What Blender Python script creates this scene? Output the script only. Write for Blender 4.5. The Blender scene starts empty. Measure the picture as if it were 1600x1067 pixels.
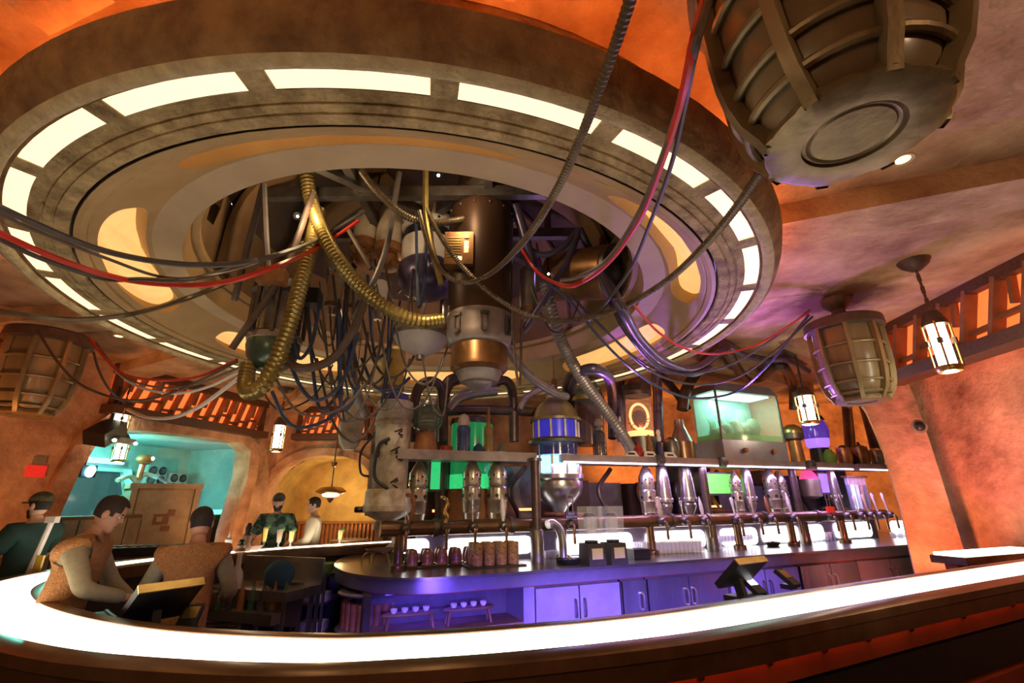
import bpy, math, random
from math import sin, cos, pi, radians, atan2, hypot
from mathutils import Vector, Matrix
random.seed(7)
SC = bpy.context.scene
COL = SC.collection
# ------------------------------------------------------------------ camera
F, PIT, ROL, CH = 711.0, radians(19.3), radians(-0.5), 1.7
cd = bpy.data.cameras.new('camera'); cam = bpy.data.objects.new('camera', cd); COL.objects.link(cam)
cd.sensor_width = 36.0; cd.lens = 36.0 * F / 1600.0; cd.clip_start = 0.02; cd.clip_end = 100
fw = Vector((0, cos(PIT), sin(PIT))); up0 = Vector((0, -sin(PIT), cos(PIT))); rt0 = Vector((1, 0, 0))
rt = rt0 * cos(ROL) + up0 * sin(ROL); up = up0 * cos(ROL) - rt0 * sin(ROL)
M = Matrix((rt, up, -fw)).transposed().to_4x4(); M.translation = (0, 0, CH)
cam.matrix_world = M; SC.camera = cam
# ------------------------------------------------------------------ exposure and world
SC.view_settings.view_transform = 'Standard'; SC.view_settings.look = 'None'
SC.view_settings.exposure = 0.6; SC.view_settings.gamma = 1.0; SC.view_settings.use_curve_mapping = False
w = bpy.data.worlds.new('world'); SC.world = w; w.use_nodes = True
bg = w.node_tree.nodes['Background']; bg.inputs[0].default_value = (1.0, 0.62, 0.36, 1); bg.inputs[1].default_value = 0.13

def lamp(kind, loc, energy, col, size=0.1, target=None, spot=None, blend=0.6, sy=None):
    d = bpy.data.lights.new(kind.lower() + '_light', kind); d.energy = energy; d.color = col
    if kind == 'AREA':
        d.size = size
        if sy: d.shape = 'RECTANGLE'; d.size_y = sy
        d.spread = radians(spot or 180)
    else: d.shadow_soft_size = size
    if kind == 'SPOT': d.spot_size = radians(spot or 70); d.spot_blend = blend
    o = bpy.data.objects.new(kind.lower() + '_light', d); COL.objects.link(o); o.location = loc
    if target is not None:
        o.rotation_euler = (Vector(target) - Vector(loc)).to_track_quat('-Z', 'Y').to_euler()
    return o
OR = (1.0, 0.30, 0.08); PU = (0.45, 0.16, 1.0); BL = (0.19, 0.105, 1.0); WM = (1.0, 0.72, 0.42); TL = (0.12, 0.9, 0.65)
lamp('SPOT', (4.9, 3.4, .9), 120, (1, .33, .12), .15, (6.4, 4.4, 3.0), 80)
lamp('SPOT', (5.0, 5.9, 1.3), 60, (1, .16, .25), .1, (6.4, 6.2, 2.6), 80)
lamp('SPOT', (4.9, 6.2, .5), 160, (1, .25, .1), .1, (5.9, 7.0, 1.8), 80)
lamp('SPOT', (-6.2, 4.2, .4), 260, (1, .36, .1), .15, (-7.8, 7.0, 2.0), 95)
lamp('SPOT', (-4.9, 9.4, .3), 170, (1, .40, .14), .15, (-6.3, 12.3, 2.2), 95)
lamp('SPOT', (3.0, 10.9, 1.6), 200, (1, .35, .08), .2, (4, 12.6, 3.2), 130)
lamp('SPOT', (8.5, 9.5, 2.4), 300, (1, .35, .08), .2, (9, 12, 3.6), 130)
lamp('SPOT', (3.4, 6.9, 2.62), 150, PU, .08, (3.6, 4.6, 4.2), 95)
lamp('SPOT', (1.6, 6.6, 2.75), 55, PU, .08, (1.4, 4.6, 4.2), 90)
lamp('AREA', (3.0, 4.5, .84), 58, BL, 3.4, (2.2, 6.5, .15), sy=.06, spot=50)
lamp('AREA', (5.3, 5.5, .84), 60, (1, .2, .14), 1.4, (5.9, 8.0, .2), sy=.06, spot=50)
lamp('AREA', (.4, 3.15, .84), 46, BL, 2.6, (.0, 5.5, .15), sy=.06, spot=50)
lamp('POINT', (-2.2, 4.2, 4.7), 15, (1, .72, .4), .08)
lamp('POINT', (-.6, 4.1, 5.0), 15, (1, .72, .42), .08)
lamp('POINT', (.5, 5.6, 4.6), 18, (.6, .35, 1.0), .08)
lamp('POINT', (-1.6, 6.2, 4.6), 10, (1, .7, .4), .08)
lamp('POINT', (-2.6, -.8, 3.1), 45, (1, .70, .40), .15)  # unseen fill lamp added behind the camera to warm the ring's near face
lamp('POINT', (2.6, -.8, 3.1), 30, (1, .66, .36), .15)  # second unseen fill lamp, added to the right of the first
lamp('POINT', (-8.6, 9.6, 2.7), 90, (.15, .95, .75), .15)
lamp('POINT', (-8.0, 10.6, 1.6), 30, (.3, .75, 1), .1)
lamp('POINT', (-4.7, 13.2, 1.9), 40, (1, .72, .32), .1)
lamp('SPOT', (2.3, -.8, 2.9), 620, (1, .76, .48), .08, (1.6, 6.8, 1.7), 38)  # unseen warm key added behind the camera for taps and canisters
lamp('SPOT', (-4.9, 5.6, 4.15), 200, (1, .74, .44), .06, (-1.1, 6.2, 1.7), 60)
lamp('SPOT', (-.9, 3.2, 4.4), 90, (1, .74, .45), .06, (-.6, 6.0, 1.2), 55)
lamp('SPOT', (5.0, 7.9, 2.62), 110, (.55, .2, 1.0), .08, (4.2, 5.2, 4.0), 80)

# ------------------------------------------------------------------ pixels to places
def ray(px, py):
    return fw + rt * ((px - 800) / F) - up * ((py - 533.5) / F)
CAM = Vector((0, 0, CH))
def PZ(px, py, z): r = ray(px, py); return CAM + r * ((z - CH) / r.z)
def PY(px, py, y): r = ray(px, py); return CAM + r * (y / r.y)
def PX(px, py, x): r = ray(px, py); return CAM + r * (x / r.x)
IO = Vector((0.26, 5.66, 0)); IA = radians(22.3); IU = Vector((cos(IA), sin(IA), 0)); IV = Vector((-sin(IA), cos(IA), 0))
def PV(px, py, v):                     # a point on the vertical plane v metres behind the island's front edge
    r = ray(px, py); return CAM + r * ((v - (CAM - IO).dot(IV)) / r.dot(IV))
def UV(u, v, z=0): return IO + IU * u + IV * v + Vector((0, 0, z))
def edge(px): return 1 / math.sqrt(1 + ((px - 800) / F) ** 2)   # round things look wider towards the picture's edge
def mpp(p): return (Vector(p) - CAM).dot(fw) / F
# ------------------------------------------------------------------ materials
MATS = {}
def mat(name, c1, c2=None, rough=0.6, metal=0.0, scale=6.0, bump=0.0, emit=None, es=0.0, trans=0.0, ior=1.45, alpha=1.0, detail=6, contrast=0.25, stretch=None, coat=0.0, bscale=None):
    m = bpy.data.materials.new(name); m.use_nodes = True; nt = m.node_tree; N = nt.nodes; L = nt.links
    b = N['Principled BSDF']; b.inputs['Roughness'].default_value = rough; b.inputs['Metallic'].default_value = metal
    b.inputs['IOR'].default_value = ior
    if coat: b.inputs['Coat Weight'].default_value = coat; b.inputs['Coat Roughness'].default_value = 0.15
    if trans: b.inputs['Transmission Weight'].default_value = trans
    if alpha < 1: b.inputs['Alpha'].default_value = alpha
    if c2 is None: c2 = tuple(x * 0.7 for x in c1)
    tc = N.new('ShaderNodeTexCoord'); mp = N.new('ShaderNodeMapping'); L.new(tc.outputs['Object'], mp.inputs[0])
    if stretch: mp.inputs['Scale'].default_value = stretch
    n = N.new('ShaderNodeTexNoise'); n.inputs['Scale'].default_value = scale; n.inputs['Detail'].default_value = detail; n.inputs['Roughness'].default_value = 0.62
    L.new(mp.outputs[0], n.inputs[0])
    r = N.new('ShaderNodeValToRGB'); r.color_ramp.elements[0].position = 0.5 - contrast; r.color_ramp.elements[1].position = 0.5 + contrast
    r.color_ramp.elements[0].color = (*c2, 1); r.color_ramp.elements[1].color = (*c1, 1)
    L.new(n.outputs[0], r.inputs[0]); L.new(r.outputs[0], b.inputs['Base Color'])
    if bump:
        n2 = N.new('ShaderNodeTexNoise'); n2.inputs['Scale'].default_value = bscale or scale * 4; n2.inputs['Detail'].default_value = 5
        L.new(mp.outputs[0], n2.inputs[0])
        bp = N.new('ShaderNodeBump'); bp.inputs['Strength'].default_value = bump; bp.inputs['Distance'].default_value = 0.03
        L.new(n2.outputs[0], bp.inputs['Height']); L.new(bp.outputs[0], b.inputs['Normal'])
    if emit:
        b.inputs['Emission Color'].default_value = (*emit, 1); b.inputs['Emission Strength'].default_value = es
    MATS[name] = m; return m
mat('plaster', (0.68, 0.46, 0.26), (0.26, 0.13, 0.06), 0.9, scale=1.5, bump=1.0, bscale=11, detail=12, contrast=0.2)
mat('wallplaster', (0.68, 0.42, 0.26), (0.20, 0.09, 0.05), 0.9, scale=1.3, bump=1.0, bscale=9, detail=12, contrast=0.18)
mat('ringstone', (0.58, 0.42, 0.20), (0.22, 0.14, 0.06), 0.85, scale=6, contrast=.16, bump=0.9, bscale=26, detail=8)
mat('ringface', (0.34, 0.19, 0.075), (0.15, 0.07, 0.026), 0.85, scale=4, contrast=.16, bump=0.9, bscale=14, detail=8)
mat('ringridge', (0.66, 0.52, 0.29), (0.34, 0.24, 0.12), 0.85, scale=9, bump=0.7, bscale=30, detail=8)
mat('fascia', (0.55, 0.35, 0.15), (0.38, 0.23, 0.09), 0.6, scale=2)
mat('annulus', (0.60, 0.44, 0.26), (0.46, 0.32, 0.18), 0.6, scale=2)
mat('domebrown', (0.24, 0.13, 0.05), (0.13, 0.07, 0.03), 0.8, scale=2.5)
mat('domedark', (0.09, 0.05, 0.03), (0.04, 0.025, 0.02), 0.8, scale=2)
mat('panelglow', (1, 0.86, 0.6), (1, .8, .5), 0.4, emit=(1.0, 0.76, 0.46), es=0.85)
mat('slotglow', (0.9, 0.6, 0.25), (0.7, .42, .15), 0.7, scale=4, emit=(1.0, 0.56, 0.18), es=0.55)
mat('coveglow', (1, .3, .1), None, emit=(1.0, 0.25, 0.05), es=13.0)
mat('barglow', (1, 1, .95), (1, .98, .9), 0.25, emit=(1.0, 0.90, 0.70), es=3.4)
mat('backglow', (1, 1, 1), None, 0.3, emit=(1.0, 0.97, 0.95), es=3.0)
mat('louvreglow', (1, .3, .1), (1, .2, .05), 0.6, emit=(1.0, 0.17, 0.035), es=0.85)
mat('lampglow', (1, .95, .8), None, 0.3, emit=(1.0, 0.92, 0.66), es=9.0)
mat('ledglow', (1, .9, 1), None, 0.3, emit=(0.95, 0.80, 1.0), es=3.5)
mat('djframe', (.55, .75, .72), (.4, .58, .56), 0.5)
mat('tealglow2', (.2, .9, .7), None, 0.4, emit=(0.12, 0.9, 0.6), es=1.6)
mat('bluelens', (.2, .6, 1), None, 0.3, emit=(0.25, 0.7, 1.0), es=8)
mat('fishglow', (.7, 1, .9), None, 0.4, emit=(0.6, 1.0, 0.85), es=1.6)
mat('violetball', (.12, .06, .5), (.06, .03, .3), 0.1, emit=(.12, .05, .7), es=.25, coat=.8)
mat('tealglow', (.2, .9, .7), None, 0.4, emit=(0.15, 0.9, 0.62), es=1.5)
mat('greenglow', (.1, .9, .3), (0.02, .4, .1), 0.3, scale=5, emit=(0.04, 0.80, 0.24), es=0.45)
mat('limeglow', (.3, .9, .2), (.1, .5, .1), 0.3, scale=5, emit=(0.25, 0.9, 0.16), es=0.5)
mat('skyglow', (.3, .7, 1), None, 0.3, emit=(0.30, 0.68, 1.0), es=1.4)
mat('blueglow', (.05, .05, .8), (.02, .02, .4), 0.25, emit=(0.06, 0.05, 0.75), es=0.22)
mat('emberglow', (1, .4, .2), None, 0.4, emit=(1.0, 0.30, 0.10), es=2.2)
mat('violetglow', (.2, .1, .9), None, 0.3, emit=(0.25, 0.12, 1.0), es=1.2)
mat('pinkglow', (.9, .1, .3), None, 0.3, emit=(0.9, 0.06, 0.25), es=0.7)
mat('redglow', (.9, .1, .05), None, 0.3, emit=(0.9, 0.05, 0.02), es=0.8)
mat('screen', (.9, .9, 1), None, 0.3, emit=(0.8, 0.85, 1.0), es=1.3)
mat('amberglow', (1, .6, .1), None, 0.3, emit=(1.0, 0.62, 0.2), es=3.0)
mat('redled', (1, .2, .05), None, 0.4, emit=(1.0, 0.13, 0.02), es=3.0)
mat('greenliquid', (.02, .30, .10), (0.01, .12, .04), 0.15, scale=3, emit=(0.02, 0.6, 0.18), es=0.16, coat=.6)
mat('darkwood', (0.13, 0.06, 0.03), (0.05, 0.022, 0.012), 0.5, scale=4, stretch=(1, 8, 8), bump=0.15)
mat('bronze', (0.26, 0.15, 0.08), (0.14, 0.075, 0.04), 0.32, metal=0.75, scale=5)
mat('barfront', (0.34, 0.07, 0.02), (0.20, 0.035, 0.01), 0.55, scale=3, bump=0.1)
mat('lampmetal', (0.38, 0.29, 0.15), (0.15, 0.10, 0.05), 0.42, metal=0.45, scale=6, bump=0.08, stretch=(1, 1, .3))
mat('lampcap', (0.17, 0.11, 0.08), (0.07, 0.045, 0.035), 0.5, metal=0.4, scale=8)
mat('lampglass', (0.30, 0.22, 0.11), (0.14, 0.09, 0.045), 0.35, scale=3, coat=0.3, stretch=(1, 1, .25))
mat('rust', (0.40, 0.17, 0.06), (0.20, 0.08, 0.03), 0.7, metal=0.3, scale=9, bump=0.2)
mat('drumdark', (0.085, 0.04, 0.02), (0.035, 0.018, 0.012), 0.42, metal=0.4, scale=3, stretch=(1, 1, .3))
mat('drumgrey', (0.36, 0.30, 0.28), (0.22, 0.17, 0.15), 0.4, metal=0.5, scale=5)
mat('drumcopper', (0.36, 0.18, 0.07), (0.16, 0.07, 0.03), 0.35, metal=0.7, scale=5)
mat('cream', (0.62, 0.52, 0.38), (0.42, 0.32, 0.21), 0.55, scale=4, bump=0.08)
mat('creamworn', (0.70, 0.62, 0.47), (0.30, 0.22, 0.12), 0.5, scale=3.5, detail=9, contrast=0.14, bump=0.1)
mat('whitepaint', (0.78, 0.72, 0.66), (0.6, .53, .46), 0.45, scale=4)
mat('yellowpaint', (0.72, 0.46, 0.06), (0.45, 0.26, 0.04), 0.5, scale=6)
mat('greenpaint', (0.12, 0.17, 0.12), (0.05, 0.08, 0.06), 0.3, metal=0.4, scale=4)
mat('steel', (0.62, 0.60, 0.58), (0.42, 0.40, 0.38), 0.3, metal=0.9, scale=7)
mat('steeldark', (0.22, 0.19, 0.17), (0.10, 0.085, 0.075), 0.4, metal=0.8, scale=6)
mat('canister', (0.66, 0.58, 0.46), (0.40, 0.33, 0.25), 0.3, metal=0.85, scale=6)
mat('pewter', (0.5, .46, .45), (.3, .27, .27), 0.28, metal=0.9, scale=5)
mat('pipe', (0.15, 0.10, 0.085), (0.06, 0.04, 0.035), 0.42, metal=0.6, scale=6)
mat('counter', (0.34, 0.32, 0.32), (0.22, 0.20, 0.20), 0.27, metal=0.85, scale=5)
mat('counterband', (0.30, 0.28, 0.34), (0.2, .18, .24), 0.3, metal=0.7, scale=4)
mat('cabinet', (0.36, 0.34, 0.40), (0.25, .23, .29), 0.36, metal=0.55, scale=3)
mat('cabinetdark', (0.07, 0.06, 0.07), (0.03, .025, .03), 0.5)
mat('fridge', (0.66, 0.66, 0.68), (0.5, .5, .52), 0.22, metal=0.95, scale=1.2, stretch=(6, 6, .5), bump=0.25, bscale=1.5)
mat('shelfmetal', (0.40, 0.34, 0.33), (0.25, .20, .19), 0.4, metal=0.6, scale=6)
mat('black', (0.02, 0.02, 0.022), (0.01, .01, .012), 0.4)
mat('rubber', (0.05, 0.045, 0.04), (0.025, .022, .02), 0.5)
mat('wire', (0.10, 0.085, 0.08), (0.05, .04, .04), 0.42)
mat('wirebrown', (0.16, 0.11, 0.08), (0.08, .05, .04), 0.45)
mat('wiregrey', (0.20, 0.17, 0.15), (0.12, .10, .09), 0.4)
mat('wirewhite', (0.80, 0.72, 0.64), (.65, .56, .5), 0.45)
mat('wirered', (0.72, 0.04, 0.02), (.5, .03, .02), 0.38)
mat('wireblue', (0.07, 0.10, 0.20), (.035, .05, .11), 0.38)
mat('goldhose', (0.42, 0.31, 0.10), (0.24, 0.17, 0.05), 0.36, metal=0.65, scale=9)
mat('darkhose', (0.20, 0.15, 0.09), (0.10, .07, .04), 0.4, metal=0.5, scale=9)
mat('greyhose', (0.36, 0.32, 0.30), (0.22, .19, .18), 0.4, metal=0.5, scale=9)
mat('purplepipe', (0.14, 0.11, 0.19), (0.07, .055, .1), 0.32, metal=0.4)
mat('brass', (0.62, 0.44, 0.16), (0.36, .24, .08), 0.3, metal=0.85, scale=8)
mat('copperjar', (0.55, 0.26, 0.11), (0.28, .12, .05), 0.35, metal=0.6, scale=8)
mat('mugbrown', (0.32, 0.13, 0.05), (0.17, .06, .025), 0.32, scale=9, coat=0.4)
mat('tumbler', (0.46, 0.26, 0.10), (0.22, .11, .04), 0.45, scale=40, bump=0.5, bscale=60, contrast=0.12)
mat('glass', (0.92, 0.95, 0.97), (0.88, .92, .95), 0.06, alpha=0.2, coat=0.5)
mat('glassdark', (0.10, 0.08, 0.09), (0.05, .04, .05), 0.08, alpha=0.75, coat=0.6)
mat('glassblue', (0.06, 0.06, 0.22), (.03, .03, .12), 0.08, alpha=0.8, coat=0.6)
mat('glassgreen', (0.10, 0.20, 0.13), (.05, .12, .08), 0.06, alpha=0.55, coat=0.7)
mat('glassamber', (0.45, 0.20, 0.05), (.25, .1, .02), 0.08, alpha=0.75, coat=0.6)
mat('glassred', (0.5, 0.04, 0.03), (.3, .02, .02), 0.08, alpha=0.85, coat=0.6)
mat('glassclear', (0.9, 0.75, 0.7), (.8, .65, .6), 0.05, alpha=0.22, coat=0.8)
mat('glassware', (0.95, 0.96, 1), (0.9, .92, .97), 0.08, alpha=0.42, coat=0.6)
mat('tankglass', (0.6, 0.9, 0.8), (.5, .8, .7), 0.05, alpha=0.12, coat=0.5)
mat('coral', (0.12, 0.03, 0.02), (0.05, .015, .01), 0.8, scale=12)
mat('skin', (0.62, 0.33, 0.21), (0.52, .26, .16), 0.55, scale=5)
mat('skinpale', (0.74, 0.45, 0.32), (0.64, .37, .25), 0.55, scale=5)
mat('hair', (0.035, 0.02, 0.014), (0.015, .01, .008), 0.6, scale=40, bump=0.3)
mat('vest', (0.46, 0.20, 0.065), (0.25, .10, .03), 0.9, scale=60, bump=0.6, bscale=90, contrast=0.2)
mat('sleeve', (0.34, 0.28, 0.17), (0.25, .20, .12), 0.9, scale=30, bump=0.2)
mat('trim_cloth', (0.13, 0.10, 0.07), None, 0.9)
mat('shirtgreen', (0.02, 0.06, 0.05), (0.014, .04, .034), 0.85)
mat('shirtprint', (0.10, 0.19, 0.13), (0.012, .035, .032), 0.8, scale=9, contrast=0.06, detail=2)
mat('shirtcream', (0.80, 0.70, 0.52), (0.7, .6, .43), 0.8)
mat('capgreen', (0.14, 0.13, 0.06), (0.06, .06, .03), 0.8, scale=14, contrast=.08)
mat('capgrey', (0.13, 0.12, 0.11), (0.07, .06, .06), 0.8)
mat('trousers', (0.22, 0.20, 0.18), (.15, .13, .12), 0.85)
mat('trousersbrown', (0.10, 0.05, 0.03), None, 0.85)
mat('eyewhite', (0.8, .76, .7), None, 0.3)
mat('lips', (0.45, 0.18, 0.13), None, 0.5)
mat('floor', (0.10, 0.06, 0.045), (0.05, .03, .02), 0.5, scale=2)
mat('stonegrey', (0.32, 0.28, 0.21), (0.18, .15, .10), 0.8, scale=4, bump=0.3)
mat('djwhite', (0.42, 0.56, 0.52), (0.28, .4, .38), 0.6, scale=4)
mat('speakerbox', (0.34, 0.36, 0.32), (.22, .24, .21), 0.6, scale=6)
mat('signred', (0.75, 0.03, 0.02), None, 0.5, emit=(.8, .03, .02), es=0.35)
mat('drinkyellow', (0.95, 0.7, 0.05), (.9, .55, .03), 0.3, emit=(0.9, .55, .03), es=0.25)
mat('drinkamber', (0.5, 0.25, 0.06), (.35, .16, .03), 0.3)
mat('towelblue', (0.03, 0.10, 0.22), None, 0.8)
mat('plasticwhite', (0.78, .72, .68), None, 0.5)
mat('paper', (0.75, .7, .6), (.6, .5, .4), 0.7)
mat('leaf', (0.25, 0.42, 0.08), (.12, .25, .04), 0.6)
mat('petal', (0.85, 0.8, 0.66), None, 0.6)
mat('slat', (0.36, 0.15, 0.07), (0.20, .08, .035), 0.6, scale=6)  # orange of wood lit from behind is put into this colour
mat('signblue', (0.10, 0.08, 0.35), None, 0.5)
mat('boothwood', (0.20, 0.10, 0.06), (.1, .05, .03), 0.6)
mat('nichepaint', (0.62, 0.42, 0.14), (0.30, .19, .07), 0.9, scale=1.6, contrast=.2)
def stains(m, spots, col):              # rusty soot rings with ragged outlines round lamp mounts
    nt = m.node_tree; N = nt.nodes; L = nt.links; b = N['Principled BSDF']; src = b.inputs['Base Color'].links[0].from_socket
    geo = N.new('ShaderNodeNewGeometry'); nz = N.new('ShaderNodeTexNoise'); nz.inputs['Scale'].default_value = 3.5; nz.inputs['Detail'].default_value = 6; L.new(geo.outputs['Position'], nz.inputs[0])
    for (x, y, z), r in spots:
        d = N.new('ShaderNodeVectorMath'); d.operation = 'DISTANCE'; L.new(geo.outputs['Position'], d.inputs[0]); d.inputs[1].default_value = (x, y, z)
        ad = N.new('ShaderNodeMath'); ad.operation = 'MULTIPLY_ADD'; L.new(nz.outputs[0], ad.inputs[0]); ad.inputs[1].default_value = r * .9; L.new(d.outputs['Value'], ad.inputs[2])
        mr = N.new('ShaderNodeMapRange'); mr.inputs['From Min'].default_value = r * 1.45; mr.inputs['From Max'].default_value = r * .95; L.new(ad.outputs[0], mr.inputs[0])
        mx = N.new('ShaderNodeMix'); mx.data_type = 'RGBA'; mx.inputs['B'].default_value = (*col, 1); L.new(mr.outputs[0], mx.inputs['Factor']); L.new(src, mx.inputs['A']); src = mx.outputs['Result']
    L.new(src, b.inputs['Base Color'])
# ------------------------------------------------------------------ mesh builder
def frame_of(d):
    d = Vector(d).normalized(); a = Vector((0, 0, 1)) if abs(d.z) < 0.95 else Vector((1, 0, 0))
    x = a.cross(d).normalized(); return x, d.cross(x)
def catmull(pts, n):
    pts = [Vector(p) for p in pts]
    if len(pts) < 3: return [pts[0].lerp(pts[-1], i / n) for i in range(n + 1)]
    P = [pts[0] * 2 - pts[1]] + pts + [pts[-1] * 2 - pts[-2]]; out = []
    for i in range(len(pts) - 1):
        a, b, c, d = P[i:i + 4]
        for k in range(n):
            t = k / n
            out.append(0.5 * ((2 * b) + (c - a) * t + (2 * a - 5 * b + 4 * c - d) * t * t + (3 * b - a - 3 * c + d) * t ** 3))
    out.append(pts[-1]); return out
class MB:
    def __init__(s): s.v = []; s.f = []
    def add(s, vs, fs, m=None):
        k = len(s.v)
        s.v += [tuple(m @ Vector(p)) if m else tuple(p) for p in vs]
        s.f += [tuple(i + k for i in f) for f in fs]; return s
    def box(s, c, sz, m=None, taper=1.0):
        x, y, z = (q / 2 for q in sz); vs = []
        for sx, sy, sz_ in ((-1, -1, -1), (1, -1, -1), (1, 1, -1), (-1, 1, -1), (-1, -1, 1), (1, -1, 1), (1, 1, 1), (-1, 1, 1)):
            t = taper if sz_ > 0 else 1
            vs.append((c[0] + sx * x * t, c[1] + sy * y * t, c[2] + sz_ * z))
        return s.add(vs, [(3, 2, 1, 0), (4, 5, 6, 7), (0, 1, 5, 4), (1, 2, 6, 5), (2, 3, 7, 6), (3, 0, 4, 7)], m)
    def bar(s, a, b, wd, th=None, upv=None):        # box beam from a to b
        a, b = Vector(a), Vector(b); d = (b - a); L = d.length; d.normalize(); th = th or wd
        if upv is None: x, y = frame_of(d)
        else:
            x = Vector(upv).cross(d).normalized(); y = d.cross(x)
        m = Matrix((x, y, d)).transposed().to_4x4(); m.translation = (a + b) / 2
        return s.box((0, 0, 0), (wd, th, L), m)
    def lathe(s, prof, seg=24, m=None, a0=0.0, a1=2 * pi):
        full = abs(a1 - a0 - 2 * pi) < 1e-6; n = seg if full else seg + 1; vs = []; fs = []
        for r, z in prof:
            for i in range(n):
                a = a0 + (a1 - a0) * i / seg; vs.append((r * cos(a), r * sin(a), z))
        for j in range(len(prof) - 1):
            for i in range(seg):
                i2 = (i + 1) % n; fs.append((j * n + i, j * n + i2, (j + 1) * n + i2, (j + 1) * n + i))
        if full:
            if prof[0][0] > 1e-5: fs.append(tuple(reversed(range(n))))
            if prof[-1][0] > 1e-5: fs.append(tuple(range((len(prof) - 1) * n, len(prof) * n)))
        return s.add(vs, fs, m)
    def tube(s, pts, r, seg=8, n=6, rib=0.0, closed=False, smooth=True):
        P = catmull(pts, n) if smooth else [Vector(p) for p in pts]
        if rib:                                     # resample evenly for ribs
            L = sum((P[i + 1] - P[i]).length for i in range(len(P) - 1)); step = rib / 2; Q = [P[0]]; acc = 0
            for i in range(len(P) - 1):
                a, b = P[i], P[i + 1]; l = (b - a).length
                while acc + l >= step and l > 1e-9:
                    t = (step - acc) / l; a = a.lerp(b, t); Q.append(a.copy()); l = (b - a).length; acc = 0
                acc += l
            P = Q
        vs = []; fs = []; x = None
        for i, p in enumerate(P):
            d = (P[min(i + 1, len(P) - 1)] - P[max(i - 1, 0)]).normalized()
            if x is None: x, y = frame_of(d)
            else:
                x = (x - d * x.dot(d)).normalized(); y = d.cross(x)
            rr = r[min(i * len(r) // len(P), len(r) - 1)] if isinstance(r, (list, tuple)) else r
            if rib and i % 2: rr *= 0.80
            for k in range(seg):
                a = 2 * pi * k / seg; vs.append(p + x * (rr * cos(a)) + y * (rr * sin(a)))
        for i in range(len(P) - 1):
            for k in range(seg):
                k2 = (k + 1) % seg; fs.append((i * seg + k, i * seg + k2, (i + 1) * seg + k2, (i + 1) * seg + k))
        fs.append(tuple(reversed(range(seg)))); fs.append(tuple(range((len(P) - 1) * seg, len(P) * seg)))
        return s.add(vs, fs)
    def ell(s, c, r, seg=14, rings=9, m=None):
        vs = []; fs = []
        mm = Matrix.Translation(c) @ Matrix.Diagonal((r[0], r[1], r[2], 1))
        if m: mm = m @ mm
        prof = [(sin(pi * i / rings), -cos(pi * i / rings)) for i in range(rings + 1)]
        prof[0] = (0.001, -1); prof[-1] = (0.001, 1)
        return s.lathe(prof, seg, mm)
    def prism(s, poly, h, m=None):                  # polygon in XY extruded along Z
        n = len(poly); vs = [(p[0], p[1], 0) for p in poly] + [(p[0], p[1], h) for p in poly]
        fs = [tuple(reversed(range(n))), tuple(range(n, 2 * n))] + [(i, (i + 1) % n, n + (i + 1) % n, n + i) for i in range(n)]
        return s.add(vs, fs, m)
    def loft(s, loops, closed=True):
        n = len(loops[0]); vs = [p for l in loops for p in l]; fs = []
        for j in range(len(loops) - 1):
            for i in range(n if closed else n - 1):
                i2 = (i + 1) % n; fs.append((j * n + i, j * n + i2, (j + 1) * n + i2, (j + 1) * n + i))
        return s.add(vs, fs)
    def build(s, name, m, parent=None, smooth=40, origin=None):
        vs = s.v
        if parent is None:
            if origin is None:
                xs, ys, zs = zip(*vs); origin = ((min(xs) + max(xs)) / 2, (min(ys) + max(ys)) / 2, min(zs))
            vs = [(a - origin[0], b - origin[1], c - origin[2]) for a, b, c in vs]
        me = bpy.data.meshes.new(name); me.from_pydata(vs, [], s.f); me.update()
        if smooth:
            for p in me.polygons: p.use_smooth = True
            me.set_sharp_from_angle(angle=radians(smooth))
        me.materials.append(MATS[m] if isinstance(m, str) else m)
        o = bpy.data.objects.new(name, me); COL.objects.link(o)
        if parent is not None: o.parent = parent
        else: o.location = origin
        return o
def tag(o, label, cat, group=None):
    o['label'] = label; o['category'] = cat
    if group: o['group'] = group
    return o
def struct(o, label=None):
    o['kind'] = 'structure'
    if label: o['label'] = label
    return o
def thing(name, label, cat, loc=(0, 0, 0), rz=0.0, group=None):
    o = bpy.data.objects.new(name, None); COL.objects.link(o); o.location = loc; o.rotation_euler = (0, 0, rz); o.empty_display_size = 0.1
    return tag(o, label, cat, group)
def copy_tree(o, parent=None):
    c = o.copy(); COL.objects.link(c)
    if parent is not None: c.parent = parent
    for ch in list(o.children): copy_tree(ch, c)
    return c
def rotm(loc, rz=0.0, rx=0.0, ry=0.0):
    return Matrix.Translation(loc) @ Matrix.Rotation(rz, 4, 'Z') @ Matrix.Rotation(ry, 4, 'Y') @ Matrix.Rotation(rx, 4, 'X')
def axis_m(p, d):                                   # lathe axis along d at p
    x, y = frame_of(d); m = Matrix((x, y, Vector(d).normalized())).transposed().to_4x4(); m.translation = p; return m
# ------------------------------------------------------------------ setting
CZ = 4.2                                            # main ceiling height
RC = Vector((-0.97, 5.04, 0))                       # centre of the ceiling ring
b = MB().box((0, 6, -0.05), (30, 24, 0.1)); struct(b.build('floor', 'floor'))
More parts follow.
